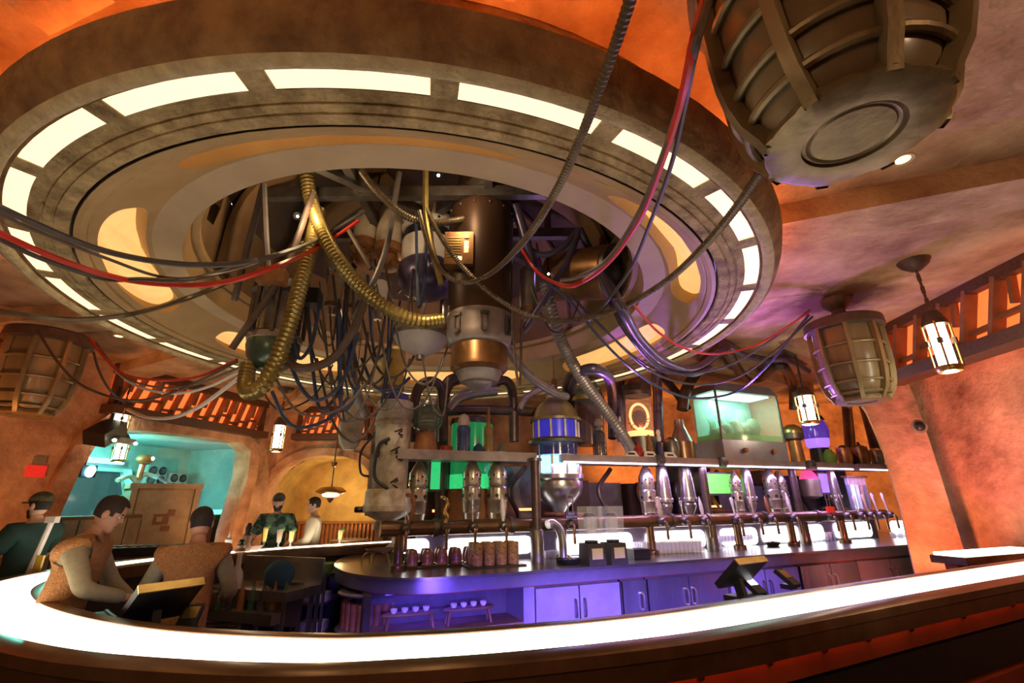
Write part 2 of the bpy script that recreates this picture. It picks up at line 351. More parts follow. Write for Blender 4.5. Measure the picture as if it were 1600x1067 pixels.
# ceiling with a round opening
n = 96; inner = []; outer = []
for i in range(n):
    a = 2 * pi * i / n; inner.append((RC.x + 3.45 * cos(a), RC.y + 3.45 * sin(a)))
    c, s_ = cos(a), sin(a); k = 1 / max(abs(c), abs(s_)); outer.append((RC.x + 13 * c * k, RC.y + 13 * s_ * k))
b = MB(); b.loft([[(x, y, CZ) for x, y in inner], [(x, y, CZ) for x, y in outer], [(x, y, CZ + .15) for x, y in outer], [(x, y, CZ + .15) for x, y in inner]])
mat('ceilplaster', (0.68, 0.46, 0.26), (0.26, 0.13, 0.06), 0.9, scale=1.5, bump=1.0, bscale=11, detail=12, contrast=0.2)
stains(MATS['ceilplaster'], [(tuple(PZ(1305, 468, CZ)), .8), (tuple(PZ(88, 503, CZ)), .75)], (0.13, 0.05, 0.02))
ceil = struct(b.build('ceiling', 'ceilplaster', origin=(RC.x, RC.y, CZ)))
# radial ribs on the ceiling
def rib(p1, p2, wd, dp, n):
    a = Vector((p1[0], p1[1], CZ - dp / 2 + .02)); c = Vector((p2[0], p2[1], CZ - dp / 2 + .02))
    b = MB(); b.bar(a, c, wd, dp, (0, 0, 1)); struct(b.build('trim_%d' % n, 'plaster'))
for k, ang in enumerate((-21, 172, 198, -109, -78, 35, 125, 152)):
    a = radians(ang); d = Vector((cos(a), sin(a), 0)); p = RC + d * 3.62; q = RC + d * (9.5 if ang > -100 else 6.5)
    rib(p, q, 0.5, 0.22, k + 1)
# ------------------------------------------------------------------ ceiling ring
ring = thing('ceiling_ring', 'huge round ceiling ring with glowing cream panels and a deep recess', 'ceiling light', (RC.x, RC.y, 3.55))
rz0 = 3.55
def rp(prof): return [(r, z - rz0) for r, z in prof]
SEG = 128
def rl(name, prof, m): return MB().lathe(rp(prof), SEG).build(name, m, ring)
def closed(prof): return prof
# open profiles: build without caps
def rl(name, prof, m, smooth=30):
    b = MB(); P = rp(prof); n = SEG
    b.loft([[(r * cos(2 * pi * i / n), r * sin(2 * pi * i / n), z) for i in range(n)] for r, z in P]); return b.build(name, m, ring, smooth)
rl('outer_face', [(3.58, 3.565), (3.62, 3.60), (3.655, 3.68), (3.68, 3.80), (3.66, 3.83), (3.46, 3.83), (3.44, 4.3)], 'ringface')
rl('rim_ridge', [(3.495, 3.585), (3.505, 3.555), (3.53, 3.545), (3.56, 3.55), (3.58, 3.565)], 'ringridge')
rl('rim_groove', [(3.475, 3.598), (3.495, 3.60), (3.495, 3.585)], 'ringface')
rl('underside', [(3.36, 3.60), (3.34, 3.598), (3.30, 3.59), (3.295, 3.60), (3.285, 3.60), (3.28, 3.588), (3.24, 3.583), (3.235, 3.592), (3.225, 3.592), (3.22, 3.58), (3.15, 3.585), (3.14, 3.60), (3.14, 3.66)], 'ringstone')
rl('black_gap', [(3.14, 3.66), (3.125, 3.66), (3.125, 3.60)], 'black')
rl('fascia', [(3.125, 3.615), (3.12, 3.60), (3.085, 3.60), (3.08, 3.605), (3.05, 3.62), (3.045, 3.64), (3.03, 3.64)], 'fascia')
# glowing panels between stone bridges; the panel ring sits in the underside
NP = 24; step = 2 * pi / NP; gap = 0.038
angs0 = radians(-94)
def annsec(b, r0, r1, a0, a1, z0, z1, m=10):
    L = []
    for i in range(m + 1):
        a = a0 + (a1 - a0) * i / m
        L.append([(r * cos(a), r * sin(a), z - rz0) for r, z in ((r0, z0), (r1, z0), (r1, z1), (r0, z1))])
    b.loft(L); k = len(b.v)
    b.f.append((k - 1, k - 2, k - 3, k - 4)); b.f.append((k - 4 * (m + 1), k - 4 * (m + 1) + 1, k - 4 * (m + 1) + 2, k - 4 * (m + 1) + 3))
for i in range(NP):
    a = angs0 + i * step
    b = MB(); annsec(b, 3.362, 3.474, a + gap / 2, a + step - gap / 2, 3.604, 3.63); b.build('light_panel', 'panelglow', ring)
    b = MB(); annsec(b, 3.36, 3.476, a - gap / 2 - .001, a + gap / 2 + .001, 3.596, 3.65, 3); b.build('panel_bridge', 'ringstone', ring)
# orange cove lamp lying on top of the ring's outer shoulder
b = MB(); b.loft([[((3.60 + .02 * cos(t)) * cos(2 * pi * i / 96), (3.60 + .02 * cos(t)) * sin(2 * pi * i / 96), 3.86 + .02 * sin(t) - rz0) for i in range(96)] for t in [2 * pi * k / 6 for k in range(7)]])
b.build('cove_lamp', 'coveglow', ring)
# steep slotted cone with rounded light slots, then a flat inner ring
NS = 6; b = MB(); R0, Z0, R1, Z1 = 3.03, 3.64, 2.69, 3.88
cone = lambda r: Z0 + (R0 - r) / (R0 - R1) * (Z1 - Z0)
for i in range(NS):
    am = radians(-151.5 + 60 * i); hw = radians(30); rm, hr = (R0 + R1) / 2, (R0 - R1) / 2; Q = 72
    sw, sr = radians(22), hr * .80
    o_, s_, back = [], [], []
    for k in range(Q):
        t = 2 * pi * k / Q; c, s2 = cos(t), sin(t)
        kx = 1 / max(abs(c), abs(s2)); da, dr = c * kx * hw, s2 * kx * hr
        o_.append(((rm + dr) * cos(am + da), (rm + dr) * sin(am + da), cone(rm + dr) - rz0))
        e = 4.5; x = math.copysign(abs(c) ** (2 / e), c); e = 3.0; y = math.copysign(abs(s2) ** (2 / e), s2)
        r = rm + y * sr; aa = am + x * sw; r2 = r + .09
        s_.append((r * cos(aa), r * sin(aa), cone(r) - rz0)); back.append((r2 * cos(aa), r2 * sin(aa), cone(r) + .10 - rz0))
    b.loft([o_, s_, back])
    g = MB(); g.add(back, [tuple(reversed(range(Q)))]); g.build('slot_light', 'slotglow', ring, 0)  # glow in this backing stands in for lit plaster behind the slot
b.build('slotted_cone', 'fascia', ring)
rl('flat_ring', [(2.69, 3.88), (2.49, 3.875), (2.47, 3.88)], 'annulus')
rl('recess_wall', [(2.47, 3.88), (2.44, 4.12), (2.38, 4.12), (2.38, 4.18)], 'fascia')
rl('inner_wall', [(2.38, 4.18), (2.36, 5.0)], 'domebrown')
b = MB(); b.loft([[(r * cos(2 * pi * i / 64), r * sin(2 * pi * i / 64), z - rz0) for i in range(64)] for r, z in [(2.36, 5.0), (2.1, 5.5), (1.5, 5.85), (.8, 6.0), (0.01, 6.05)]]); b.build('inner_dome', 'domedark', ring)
for i in range(12):                                  # curved ribs inside the dome
    a = 2 * pi * i / 12 + .2; b = MB()
    pts = [Vector((r * cos(a), r * sin(a), z - rz0)) for r, z in [(2.34, 4.2), (2.3, 4.9), (2.05, 5.42), (1.45, 5.8), (.75, 5.97)]]
    P = catmull(pts, 3); tx = Vector((-sin(a), cos(a), 0)); L = []
    for j, p in enumerate(P):
        wdt = .17; nrm = Vector((-cos(a), -sin(a), -0.6)).normalized() * .07
        L.append([p - tx * wdt, p - tx * wdt + nrm, p + tx * wdt + nrm, p + tx * wdt])
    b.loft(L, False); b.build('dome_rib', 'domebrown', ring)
# ------------------------------------------------------------------ walls
def quadwall(name, pts, m, th=0.15, nrm=(0, 1, 0)):
    b = MB(); nv = Vector(nrm) * th; q = [Vector(p) for p in pts]; k = len(q)
    b.add(q + [p + nv for p in q], [tuple(range(k)), tuple(reversed(range(k, 2 * k)))] + [(i, (i + 1) % k, k + (i + 1) % k, k + i) for i in range(k)])
    return struct(b.build(name, m, smooth=0))
# left wall line, with two arched openings
WA = Vector((-9.2, 1.4, 0)); WD = Vector((0.245, 0.97, 0)).normalized(); WN = Vector((-WD.y, WD.x, 0))  # WN points away from the room
def PW(px, py, off=0.0):
    r = ray(px, py); o = WA + WN * off; t = (o - CAM).dot(WN) / r.dot(WN); return CAM + r * t
def WS(p): return (Vector(p) - WA).dot(WD)
def wp(s, z, off=0.0): return WA + WD * s + WN * off + Vector((0, 0, z))
def arch(s0, s1, zt, zs, n=14, z0=0.0):              # outline of an arched opening: up the first leg, over, down
    o = [(s0, z0)]; m_ = (s0 + s1) / 2; h = (s1 - s0) / 2
    for i in range(n + 1):
        t = pi - pi * i / n; e = 2.6
        c, s_ = cos(t), sin(t); x = math.copysign(abs(c) ** (2 / e), c); y = abs(s_) ** (2 / e)
        o.append((m_ + h * x, zs + (zt - zs) * y))
    o.append((s1, z0)); return o
def sz_of(px, py): p = PW(px, py); return (WS(p), p.z)
archA = [(WS(PW(62, 870)), 0.0), sz_of(62, 870), sz_of(88, 800), sz_of(118, 735), sz_of(146, 690), sz_of(168, 672), sz_of(215, 673), sz_of(300, 681), sz_of(372, 692), sz_of(386, 705), sz_of(381, 745), sz_of(368, 790), sz_of(357, 830), (WS(PW(357, 830)), 0.0)]
sA0, sA1 = archA[0][0], archA[-1][0]
SE = (12.6 - WA.y) / WD.y                            # where the left wall meets the back wall
def wall_with_arches(name, S0, S1, zt, arches, m, W=wp, th=.35):
    poly = [(S0, 0)]
    for A in arches: poly += A
    poly += [(S1, 0), (S1, zt), (S0, zt)]
    k = len(poly); b = MB()
    b.add([W(s, z) for s, z in poly] + [W(s, z, th) for s, z in poly], [tuple(range(k)), tuple(reversed(range(k, 2 * k)))] + [(i, (i + 1) % k, k + (i + 1) % k, k + i) for i in range(k)])
    return struct(b.build(name, m, smooth=0))
wall_with_arches('wall_left', -3.0, SE, CZ, [archA], 'wallplaster')
def bwp(x, z, off=0.0): return Vector((x, 12.6 + off, z))
sB0, sB1 = PY(412, 790, 12.6).x, PY(592, 790, 12.6).x
archB = arch(sB0, sB1, PY(510, 712, 12.6).z, 1.3)
wall_with_arches('wall_back', wp(SE, 0).x, 13.0, CZ, [archB], 'wallplaster', bwp)
def archrib(name, A, wd, m, W):                      # raised band round an opening
    k = len(A); b = MB(); L = []
    for i, (s, z) in enumerate(A):
        p0 = A[max(i - 1, 0)]; p1 = A[min(i + 1, k - 1)]; t = Vector((p1[0] - p0[0], p1[1] - p0[1])).normalized(); nn = Vector((-t.y, t.x))
        a = Vector((s, z)); q = a + nn * wd
        L.append([W(a.x, a.y, -.12), W(q.x, q.y, -.12), W(q.x, q.y, .0), W(a.x, a.y, .0)])
    b.loft(L); return struct(b.build(name, m, smooth=30))
archrib('trim_20', archA, 0.30, 'wallplaster', wp); archrib('trim_21', archB, 0.2, 'wallplaster', bwp)
quadwall('wall_far_right', [(13, 12.6, 0), (13, 7.4, 0), (13, 7.4, CZ), (13, 12.6, CZ)], 'wallplaster', nrm=(1, 0, 0))
quadwall('wall_right', [(6.42, 7.55, 0), (6.7, -3, 0), (6.7, -3, CZ), (6.42, 7.55, CZ)], 'wallplaster', nrm=(1, 0, 0))
quadwall('wall_rear', [(-10, -3, 0), (7, -3, 0), (7, -3, CZ), (-10, -3, CZ)], 'wallplaster', nrm=(0, -1, 0))
# arch leg standing at the end of the right wall
L = []
for z, dx, wd in [(0, 0, .62), (.8, 0, .58), (1.6, .02, .54), (2.4, .0, .56), (3.0, -.06, .62), (3.5, -.2, .75), (3.9, -.45, .95), (4.22, -.9, 1.2)]:
    c = Vector((5.98 + dx, 7.1, z)); ux = Vector((.80, -.6, 0)); uy = Vector((.6, .8, 0))
    L.append([c - ux * wd / 2 - uy * .25, c + ux * wd / 2 - uy * .25, c + ux * wd / 2 + uy * .25, c - ux * wd / 2 + uy * .25])
b = MB(); b.loft(L); struct(b.build('trim_22', 'wallplaster', smooth=30))
# ------------------------------------------------------------------ carved louvre panels with orange light behind
def louvre(label, a, c, z0, z1, nsl, inward, slope):
    a, c = Vector(a), Vector(c); d = (c - a).normalized(); L = (c - a).length; inward = Vector(inward).normalized()
    t = thing('louvre_panel', label, 'louvre', (a + c) / 2 + Vector((0, 0, z0)))
    o = t.location
    P = lambda s, h, off=0.0: a + d * s + Vector((0, 0, z0 + h * (z1 - z0))) + inward * (off - slope * h) - o   # slope leans the top away or towards
    b = MB(); b.add([P(0, 0, -.06), P(L, 0, -.06), P(L, 1, -.06), P(0, 1, -.06)], [(0, 1, 2, 3)]); b.build('backlight', 'louvreglow', t, 0)
    upv = (P(0, 1) - P(0, 0)).normalized()
    for nm, q0, q1, wd in (('bottom_beam', P(-.1, -.12, .05), P(L + .1, -.12, .05), .34), ('top_rail', P(-.1, 1.02, .03), P(L + .1, 1.02, .03), .14)):
        b = MB(); b.bar(q0, q1, .16, wd, inward); b.build(nm, 'darkwood', t)
    for q in (0, L):
        b = MB(); b.bar(P(q, 0, .03), P(q, 1, .03), .1, .12, inward); b.build('end_rail', 'darkwood', t)
    for i in range(nsl):
        s = L * (i + .5) / nsl; hh = L / nsl
        b = MB(); sh = .35 * hh
        b.bar(P(s - sh, .02, .0), P(s + sh, .98, .0), .05, hh * .58, inward)
        k = (i * 7) % 3
        b.bar(P(s - sh + hh * .1, .12 + .1 * k, 0), P(s + hh * .75, .14 + .1 * k, 0), .05, .09, inward)
        if k != 1: b.bar(P(s + hh * .45, .45, 0), P(s + hh * .62, .92, 0), .05, hh * .2, inward)
        b.build('slat', 'slat', t, 0)
    return t
louvre('orange lit carved louvre panel above the pink wall', (5.82, 7.0, 0), (5.55, 2.4, 0), 3.46, 4.13, 12, (-1, 0, 0), 0.0)
q0, q1 = wp(WS(PW(165, 640)), 0, -.1), wp(WS(PW(400, 670)), 0, -.1)
louvre('orange lit carved louvre panel above the music booth arch', q0, q1, 3.42, 4.1, 13, -WN, 0.0)
q0, q1 = Vector((PY(470, 660, 12.5).x, 12.48, 0)), Vector((PY(575, 660, 12.5).x, 12.48, 0))
louvre('orange lit carved louvre panel above the seating niche', q0, q1, 3.45, 4.1, 9, (0, -1, 0), 0.0)
q0, q1 = wp(sA0 - 4.2, 0, -.1), wp(sA0 - 1.0, 0, -.1)
louvre('orange lit carved louvre panel behind the grey cage lamp', q0, q1, 3.42, 4.1, 9, -WN, 0.0)
# ------------------------------------------------------------------ the glowing oval bar
BI = [(6.12, 5.54), (5.11, 5.05), (3.6, 4.32), (2.3, 3.68), (1.5, 3.28), (.7, 2.9), (-.01, 2.67), (-.5, 2.57), (-.94, 2.54), (-1.64, 2.66), (-2.19, 2.86), (-2.78, 3.17), (-3.32, 3.55), (-3.82, 4.05), (-4.15, 4.65), (-4.22, 5.25), (-4.05, 5.88), (-3.68, 6.46), (-3.22, 7.0), (-2.4, 7.65), (-1.3, 8.3), (.5, 9.1)]
BP = catmull([(x, y, 0) for x, y in BI], 6)
BN = []
for i, p in enumerate(BP):
    d = (BP[min(i + 1, len(BP) - 1)] - BP[max(i - 1, 0)]).normalized(); BN.append(Vector((-d.y, d.x, 0)))   # outwards
bar = thing('bar_counter', 'long curved bar counter with a glowing white top and bronze edges', 'bar', (0, 2.5, 0))
bo = Vector(bar.location)
def sweep(name, prof, m, i0=0, i1=None, smooth=35):
    b = MB(); L = []
    for p, n_ in list(zip(BP, BN))[i0:i1]:
        L.append([p + n_ * o + Vector((0, 0, z)) - bo for o, z in prof])
    b.loft(L); k = len(prof); e = len(b.v)
    b.f.append(tuple(range(k))); b.f.append(tuple(reversed(range(e - k, e)))); return b.build(name, m, bar, smooth)
sweep('glowing_top', [(0.0, 1.05), (0.36, 1.05), (0.36, 1.08), (0.0, 1.08)], 'barglow')
sweep('inner_trim', [(-.10, .96), (.0, .96), (.0, 1.086), (-.02, 1.09), (-.085, 1.085), (-.10, 1.07)], 'bronze')
sweep('outer_trim', [(.36, .96), (.36, 1.086), (.38, 1.092), (.455, 1.088), (.48, 1.075), (.485, 1.03), (.475, 1.02), (.475, .94), (.462, .938), (.46, .96)], 'bronze')
sweep('front_panel', [(.28, .0), (.42, .0), (.42, .54), (.33, .56), (.33, .80), (.42, .82), (.42, .96), (.28, .96)], 'barfront')
sweep('foot_band', [(.332, .565), (.40, .57), (.40, .795), (.332, .80)], 'black')
sweep('inner_face', [(-.02, 0), (.0, 0), (.0, .96), (-.02, .96)], 'cabinetdark')
sweep('under_light', [(.435, .950), (.45, .950), (.45, .962), (.435, .962)], 'redled')
bolt = MB().lathe([(.0, 0), (.016, 0), (.018, .008), (.014, .018), (.006, .022), (0.001, .022)], 10).build('bolt', 'bronze', bar)
for j, i in enumerate(range(6, len(BP) - 40, 3)):
    q = bolt if j == 0 else bolt.copy()
    if j: COL.objects.link(q)
    p = BP[i] + BN[i] * .42 + Vector((0, 0, .925)) - bo; q.matrix_local = axis_m(p, BN[i])
# lit ledge at the wall beyond the right end of the bar
led = thing('drink_ledge', 'short glowing white ledge against the wall behind the bar end', 'ledge', (5.55, 5.85, 0))
for nm, sz, z, m_ in (('glowing_top', (1.5, .28, .03), 1.095, 'barglow'), ('edge', (1.56, .34, .08), 1.04, 'bronze'), ('support', (1.5, .12, 1.0), .5, 'barfront')):
    MB().box((0, 0, z), sz, rotm((0, 0, 0), radians(20))).build(nm, m_, led)
# violet LED strips fixed under the inner edge of the bar
for i0, i1 in ((10, 26), (27, 42), (43, 58)):
    pass
# ------------------------------------------------------------------ caged ceiling lamps
def at_xy(px, py, y): return PY(px, py, y).z
def cage_lamp(label, x, y, ztop, zbot, R, group='caged ceiling lamps', rz=0.3, big=False):
    t = thing('cage_lamp', label, 'ceiling lamp', (x, y, zbot), rz, group)
    H = ztop - zbot; sg = 40 if big else 28
    bt = min(H - .60 * R, 2.35 * R)                   # top of the body under the cap
    MB().lathe([(.0, H), (.45 * R, H), (.42 * R, H - .08), (.2 * R, H - .16), (.2 * R, bt + .4 * R), (.5 * R, bt + .36 * R), (.0, bt + .3 * R)], sg).build('mount', 'lampcap', t)
    MB().lathe([(.0, bt + .36 * R), (.98 * R, bt + .34 * R), (1.1 * R, bt + .28 * R), (1.12 * R, bt), (1.02 * R, bt - .03 * R), (.0, bt - .02)], sg).build('cap', 'lampcap', t)
    body = [(.56, .06), (.70, .22), (.80, .48), (.86, .85), (.89, 1.3), (.90, 1.8), (.89, bt / R)]
    MB().lathe([(r * R, z * R) for r, z in body], sg).build('body', 'lampglass', t)
    def br(z):
        for (r0, z0), (r1, z1) in zip(body, body[1:]):
            if z0 <= z <= z1: return r0 + (r1 - r0) * (z - z0) / (z1 - z0)
        return body[-1][0]
    for z in ((.32, .62, 1.05, 1.55, 1.95) if big else (.22, .55, 1.1, 1.72)):
        r = br(z) + .05; b = MB(); th = .045
        b.loft([[((r + th * cos(q)) * R * cos(2 * pi * i / sg), (r + th * cos(q)) * R * sin(2 * pi * i / sg), (z + th * sin(q)) * R) for i in range(sg)] for q in [2 * pi * k / 8 for k in range(9)]])
        b.build('hoop', 'lampmetal', t)
    for i in range(8):
        a = 2 * pi * i / 8; L = []; tx = Vector((-sin(a), cos(a), 0)); rd = Vector((cos(a), sin(a), 0))
        for z in [.0, .12, .3, .55, .85, 1.2, 1.6, 2.0, bt / R]:
            r = br(max(z, .06)); p = rd * ((r + .02) * R) + Vector((0, 0, z * R)); q = rd * ((r + .16) * R) + Vector((0, 0, (z - .02) * R)); wv = tx * (.055 * R)
            L.append([p - wv, q - wv, q + wv, p + wv])
        b = MB(); b.loft(L); b.build('cage_rib', 'lampmetal', t)
    pts = []
    nn = 96 if big else 48
    L = []
    for rr, z in ((.40, .10), (.40, .0), (.64, -.02), (.70, .02), (.66, .12)):
        row = []
        for i in range(nn):
            a = 2 * pi * i / nn; k = 1 + (.06 * max(0, cos(8 * a)) if rr > .5 else 0); row.append((rr * k * R * cos(a), rr * k * R * sin(a), z * R))
        L.append(row)
    b = MB(); b.loft(L); b.build('bottom_ring', 'lampmetal', t)
    MB().lathe([(.0, .02 * R), (.32 * R, .02 * R), (.335 * R, .035 * R), (.36 * R, .02 * R), (.40 * R, .03 * R), (.40 * R, .1 * R), (.0, .12 * R)], sg).build('bottom_lens', 'lampmetal', t)
    return t
p = PZ(1332, 214, 3.02); cage_lamp('big olive bronze cage lamp with scalloped bottom ring at the ribbed hose end', p.x, p.y, CZ, 3.02, .43, rz=.55, big=True)
p = PZ(1305, 468, CZ); R = 57 * mpp(p) * edge(1310); cage_lamp('cage lamp tinted violet beside the carved louvre and pendant tube', p.x, p.y, CZ, PY(1315, 628, p.y).z, R, rz=.2)
p = PZ(88, 503, CZ); R = 66 * mpp(p) * edge(85); cage_lamp('cage lamp with orange glow under its cap above the cameraman', p.x, p.y, CZ, PY(82, 648, p.y).z, R, rz=.5)
# sooty halos round the mounts are painted plaster: thin ceiling roses
for (px, py, r) in ((1305, 468, .75), (88, 503, .7)):
    pass
# ------------------------------------------------------------------ pendant tube lamps
def tube_lamp(label, px, py, top, bot, hw, chain=True, zc=CZ, y=None, energy=7):
    p = PZ(px, py, zc) if y is None else PY(px, py, y)
    zt, zb = PY(px, top, p.y).z, PY(px, bot, p.y).z; R = hw * mpp((p.x, p.y, zt)) * edge(px); H = zt - zb
    t = thing('pendant_tube_lamp', label, 'pendant lamp', (p.x, p.y, zb), .4, 'pendant tube lamps')
    up_ = p.z - zb
    MB().lathe([(.001, up_), (1.3 * R, up_), (1.1 * R, up_ - .05), (.4 * R, up_ - .12), (.001, up_ - .13)], 16).build('canopy', 'lampcap', t)
    b = MB(); n_ = max(4, int((up_ - .1 - H) / .07))
    for i in range(n_):
        z = H + (up_ - .1 - H) * (i + .5) / n_; b.box((0, 0, z), ((.035, .012)[i % 2], (.012, .035)[i % 2], (up_ - .1 - H) / n_ * 1.15))
    b.build('chain', 'lampcap', t)
    MB().lathe([(.001, H), (.5 * R, H), (.75 * R, H - .1 * H), (.95 * R, .80 * H), (.95 * R, .76 * H), (.001, .76 * H)], 16).build('top_cap', 'lampcap', t)
    MB().lathe([(.001, .1 * H), (.62 * R, .1 * H), (.62 * R, .78 * H), (.001, .78 * H)], 16).build('tube', 'lampglow', t)
    MB().lathe([(.001, 0), (.55 * R, 0), (.55 * R, .03 * H), (.001, .03 * H)], 16).build('bottom_light', 'lampglow', t)
    MB().lathe([(.6 * R, .0), (.85 * R, .01 * H), (.95 * R, .05 * H), (.9 * R, .1 * H), (.5 * R, .11 * H)], 16).build('bottom_cap', 'brass', t)
    for k in range(4):
        a = pi / 2 * k + .4; b = MB(); x, y_ = .92 * R * cos(a), .92 * R * sin(a)
        b.tube([(x, y_, .06 * H), (x, y_, .8 * H)], .09 * R, 6, 1); rod = b.build('rod', 'brass', t)
        b = MB(); b.box((x, y_, .48 * H), (.3 * R, .3 * R, .09 * H)); b.build('clamp', 'lampcap', rod)
    lamp('POINT', (p.x, p.y, zb - .06), energy, (1, .85, .55), .05)
    return t
tube_lamp('lit glass tube pendant on a chain before the carved louvre', 1427, 408, 487, 582, 23)
tube_lamp('lit glass tube pendant between the fish tank and violet ball', 1240, 545, 606, 664, 17, energy=5)
tube_lamp('lit glass tube pendant above the two brown vested bartenders', 212, 572, 628, 680, 15, energy=6)
tube_lamp('slim overexposed tube pendant before the teal music booth', 200, 660, 678, 722, 13, y=9.6, energy=5)
tube_lamp('lit glass tube pendant before the arch leg by the niche', 447, 606, 652, 706, 11, zc=CZ, energy=6)
# ------------------------------------------------------------------ things traced as turned profiles on a known upright plane
def turned(name, label, cat, px, parts, P, group=None, seg=24, base=None, rz=0.0):
    """parts: list of (part name, material, [(y, half width), ...]) in photo pixels, top to bottom, on the plane P"""
    yb = base if base is not None else parts[-1][2][-1][0]
    o = P(px, yb); s = mpp(o) * edge(px); t = None
    def prof(pts):
        q = [(max(hw, .02) * s, P(px, y).z - o.z) for y, hw in pts]; return q
    if len(parts) == 1:
        b = MB().lathe(prof(parts[0][2]), seg, Matrix.Translation(o)); r = b.build(name, parts[0][1], origin=tuple(o)); return tag(r, label, cat, group)
    t = thing(name, label, cat, o, rz, group)
    for nm, m, pts in parts: MB().lathe(prof(pts), seg).build(nm, m, t)
    t['s'] = s; return t
PYm = lambda y: (lambda px, py: PY(px, py, y))
PVm = lambda v: (lambda px, py: PV(px, py, v))
# mounting frame inside the dome that everything hangs from
fr = thing('mounting_frame', 'dark steel frame of beams inside the ceiling recess', 'frame', (RC.x, RC.y, 5.0))
for a, c in (((-2.2, -.4, .25), (2.2, -.4, .25)), ((-2.2, .6, .3), (2.2, .6, .3)), ((-.9, -2.1, .35), (-.9, 2.1, .35)), ((.7, -2.1, .35), (.7, 2.1, .35)), ((-1.7, -1.3, .3), (1.5, 1.6, .3)), ((-1.5, 1.6, .4), (1.6, -1.4, .4))):
    b = MB(); b.bar(a, c, .10, .14, (0, 0, 1)); b.build('beam', 'steeldark', fr)
for x, y in ((-.9, -.4), (.7, -.4), (-.9, .6), (.7, .6), (-1.6, -.4), (1.5, .6)):
    b = MB(); b.tube([(x, y, .3), (x, y, .93)], .05, 8, 1); b.build('hanger', 'steeldark', fr)
# main drum
t = turned('reactor_drum', 'tall dark drum with stepped dome nose hanging from the recess', 'machine', 748, [
    ('upper_body', 'drumdark', [(255, 40), (300, 44), (318, 50), (330, 56), (338, 55)]),
    ('body', 'drumdark', [(338, 57), (342, 58), (350, 57), (496, 53), (500, 52)]),
    ('collar', 'drumgrey', [(497, 54), (503, 55), (506, 54), (528, 53), (542, 50), (545, 46)]),
    ('copper_band', 'drumcopper', [(543, 45), (546, 46), (566, 45), (570, 46), (577, 46), (583, 40)]),
    ('dome_step', 'drumgrey', [(574, 44), (580, 40), (586, 35), (592, 33), (598, 29)]),
    ('nose', 'drumgrey', [(592, 22), (598, 22), (604, 19), (609, 13), (613, 5), (614, 0)])], PYm(5.0), seg=40)
s = t['s']; o = Vector(t.location)
for k in range(6):
    a = radians(-125 + k * 47); z = PY(748, 520, 5.0).z - o.z; r = 54.5 * s; m_ = rotm((r * cos(a), r * sin(a), z), a)
    b = MB(); b.box((0.004, -.035, 0), (.02, .014, .19), m_); b.box((0.004, .035, 0), (.02, .014, .19), m_); b.box((.008, 0, .1), (.03, .1, .03), m_); b.box((.008, 0, -.09), (.03, .05, .04), m_); b.build('latch', 'steeldark', t)
pc = PY(718, 391, 4.62) - o
cp = MB().box(pc, (.33, .12, .42)).box(pc + Vector((0, .12, 0)), (.28, .16, .38)).build('control_panel', 'drumcopper', t)
for k in range(8): MB().box(pc + Vector((-.06, -.062, .13 - k * .035)), (.16, .01, .014)).build('vent_slot', 'brass', cp)
for dx, dz, m_ in ((.085, .06, 'amberglow'), (.085, .005, 'amberglow'), (.085, -.045, 'emberglow'), (.01, -.14, 'amberglow'), (.085, .14, 'brass')):
    MB().box(pc + Vector((dx, -.064, dz)), (.05, .016, .04)).build('lit_button', m_, cp)
for k in range(10):
    a = radians(-150 + k * 26); z = PY(748, 344, 5).z - o.z; MB().ell((58 * s * cos(a), 58 * s * sin(a), z), (.018, .018, .018), 8, 5).build('rivet', 'steeldark', t)
# pale perforated drum behind
t = turned('pale_drum', 'white perforated drum with black band behind the dark drum', 'machine', 664, [
    ('top', 'whitepaint', [(318, 20), (330, 34), (338, 42)]), ('perforated_ring', 'whitepaint', [(338, 43), (340, 45), (366, 45), (368, 43)]),
    ('black_band', 'black', [(366, 40), (384, 40)]), ('lower_body', 'whitepaint', [(382, 42), (386, 43), (408, 42), (414, 38)]),
    ('bulb', 'purplepipe', [(412, 36), (418, 43), (430, 46), (445, 44), (458, 34), (466, 18), (468, 0)])], PYm(5.5), seg=32)
s = t['s']
for k in range(9):
    for dz in (348, 360):
        a = radians(-170 + k * 22); z = PY(664, dz, 5.5).z - t.location.z; MB().lathe([(.0, 0), (.02, 0), (.02, .008), (0.001, .008)], 8, axis_m((45 * s * cos(a), 45 * s * sin(a), z), (cos(a), sin(a), 0))).build('hole', 'black', t)
t = turned('pearl_dish', 'pearly lens shaped dish under the white drum', 'dish', 656, [
    ('shell', 'whitepaint', [(510, 12), (514, 30), (521, 42), (528, 44), (540, 36), (550, 22), (555, 10), (556, 0)]), ('rim', 'steel', [(521, 43), (524, 46), (529, 45)]), ('valve', 'steel', [(548, 8), (562, 7), (563, 0)])], PYm(5.35), seg=32)
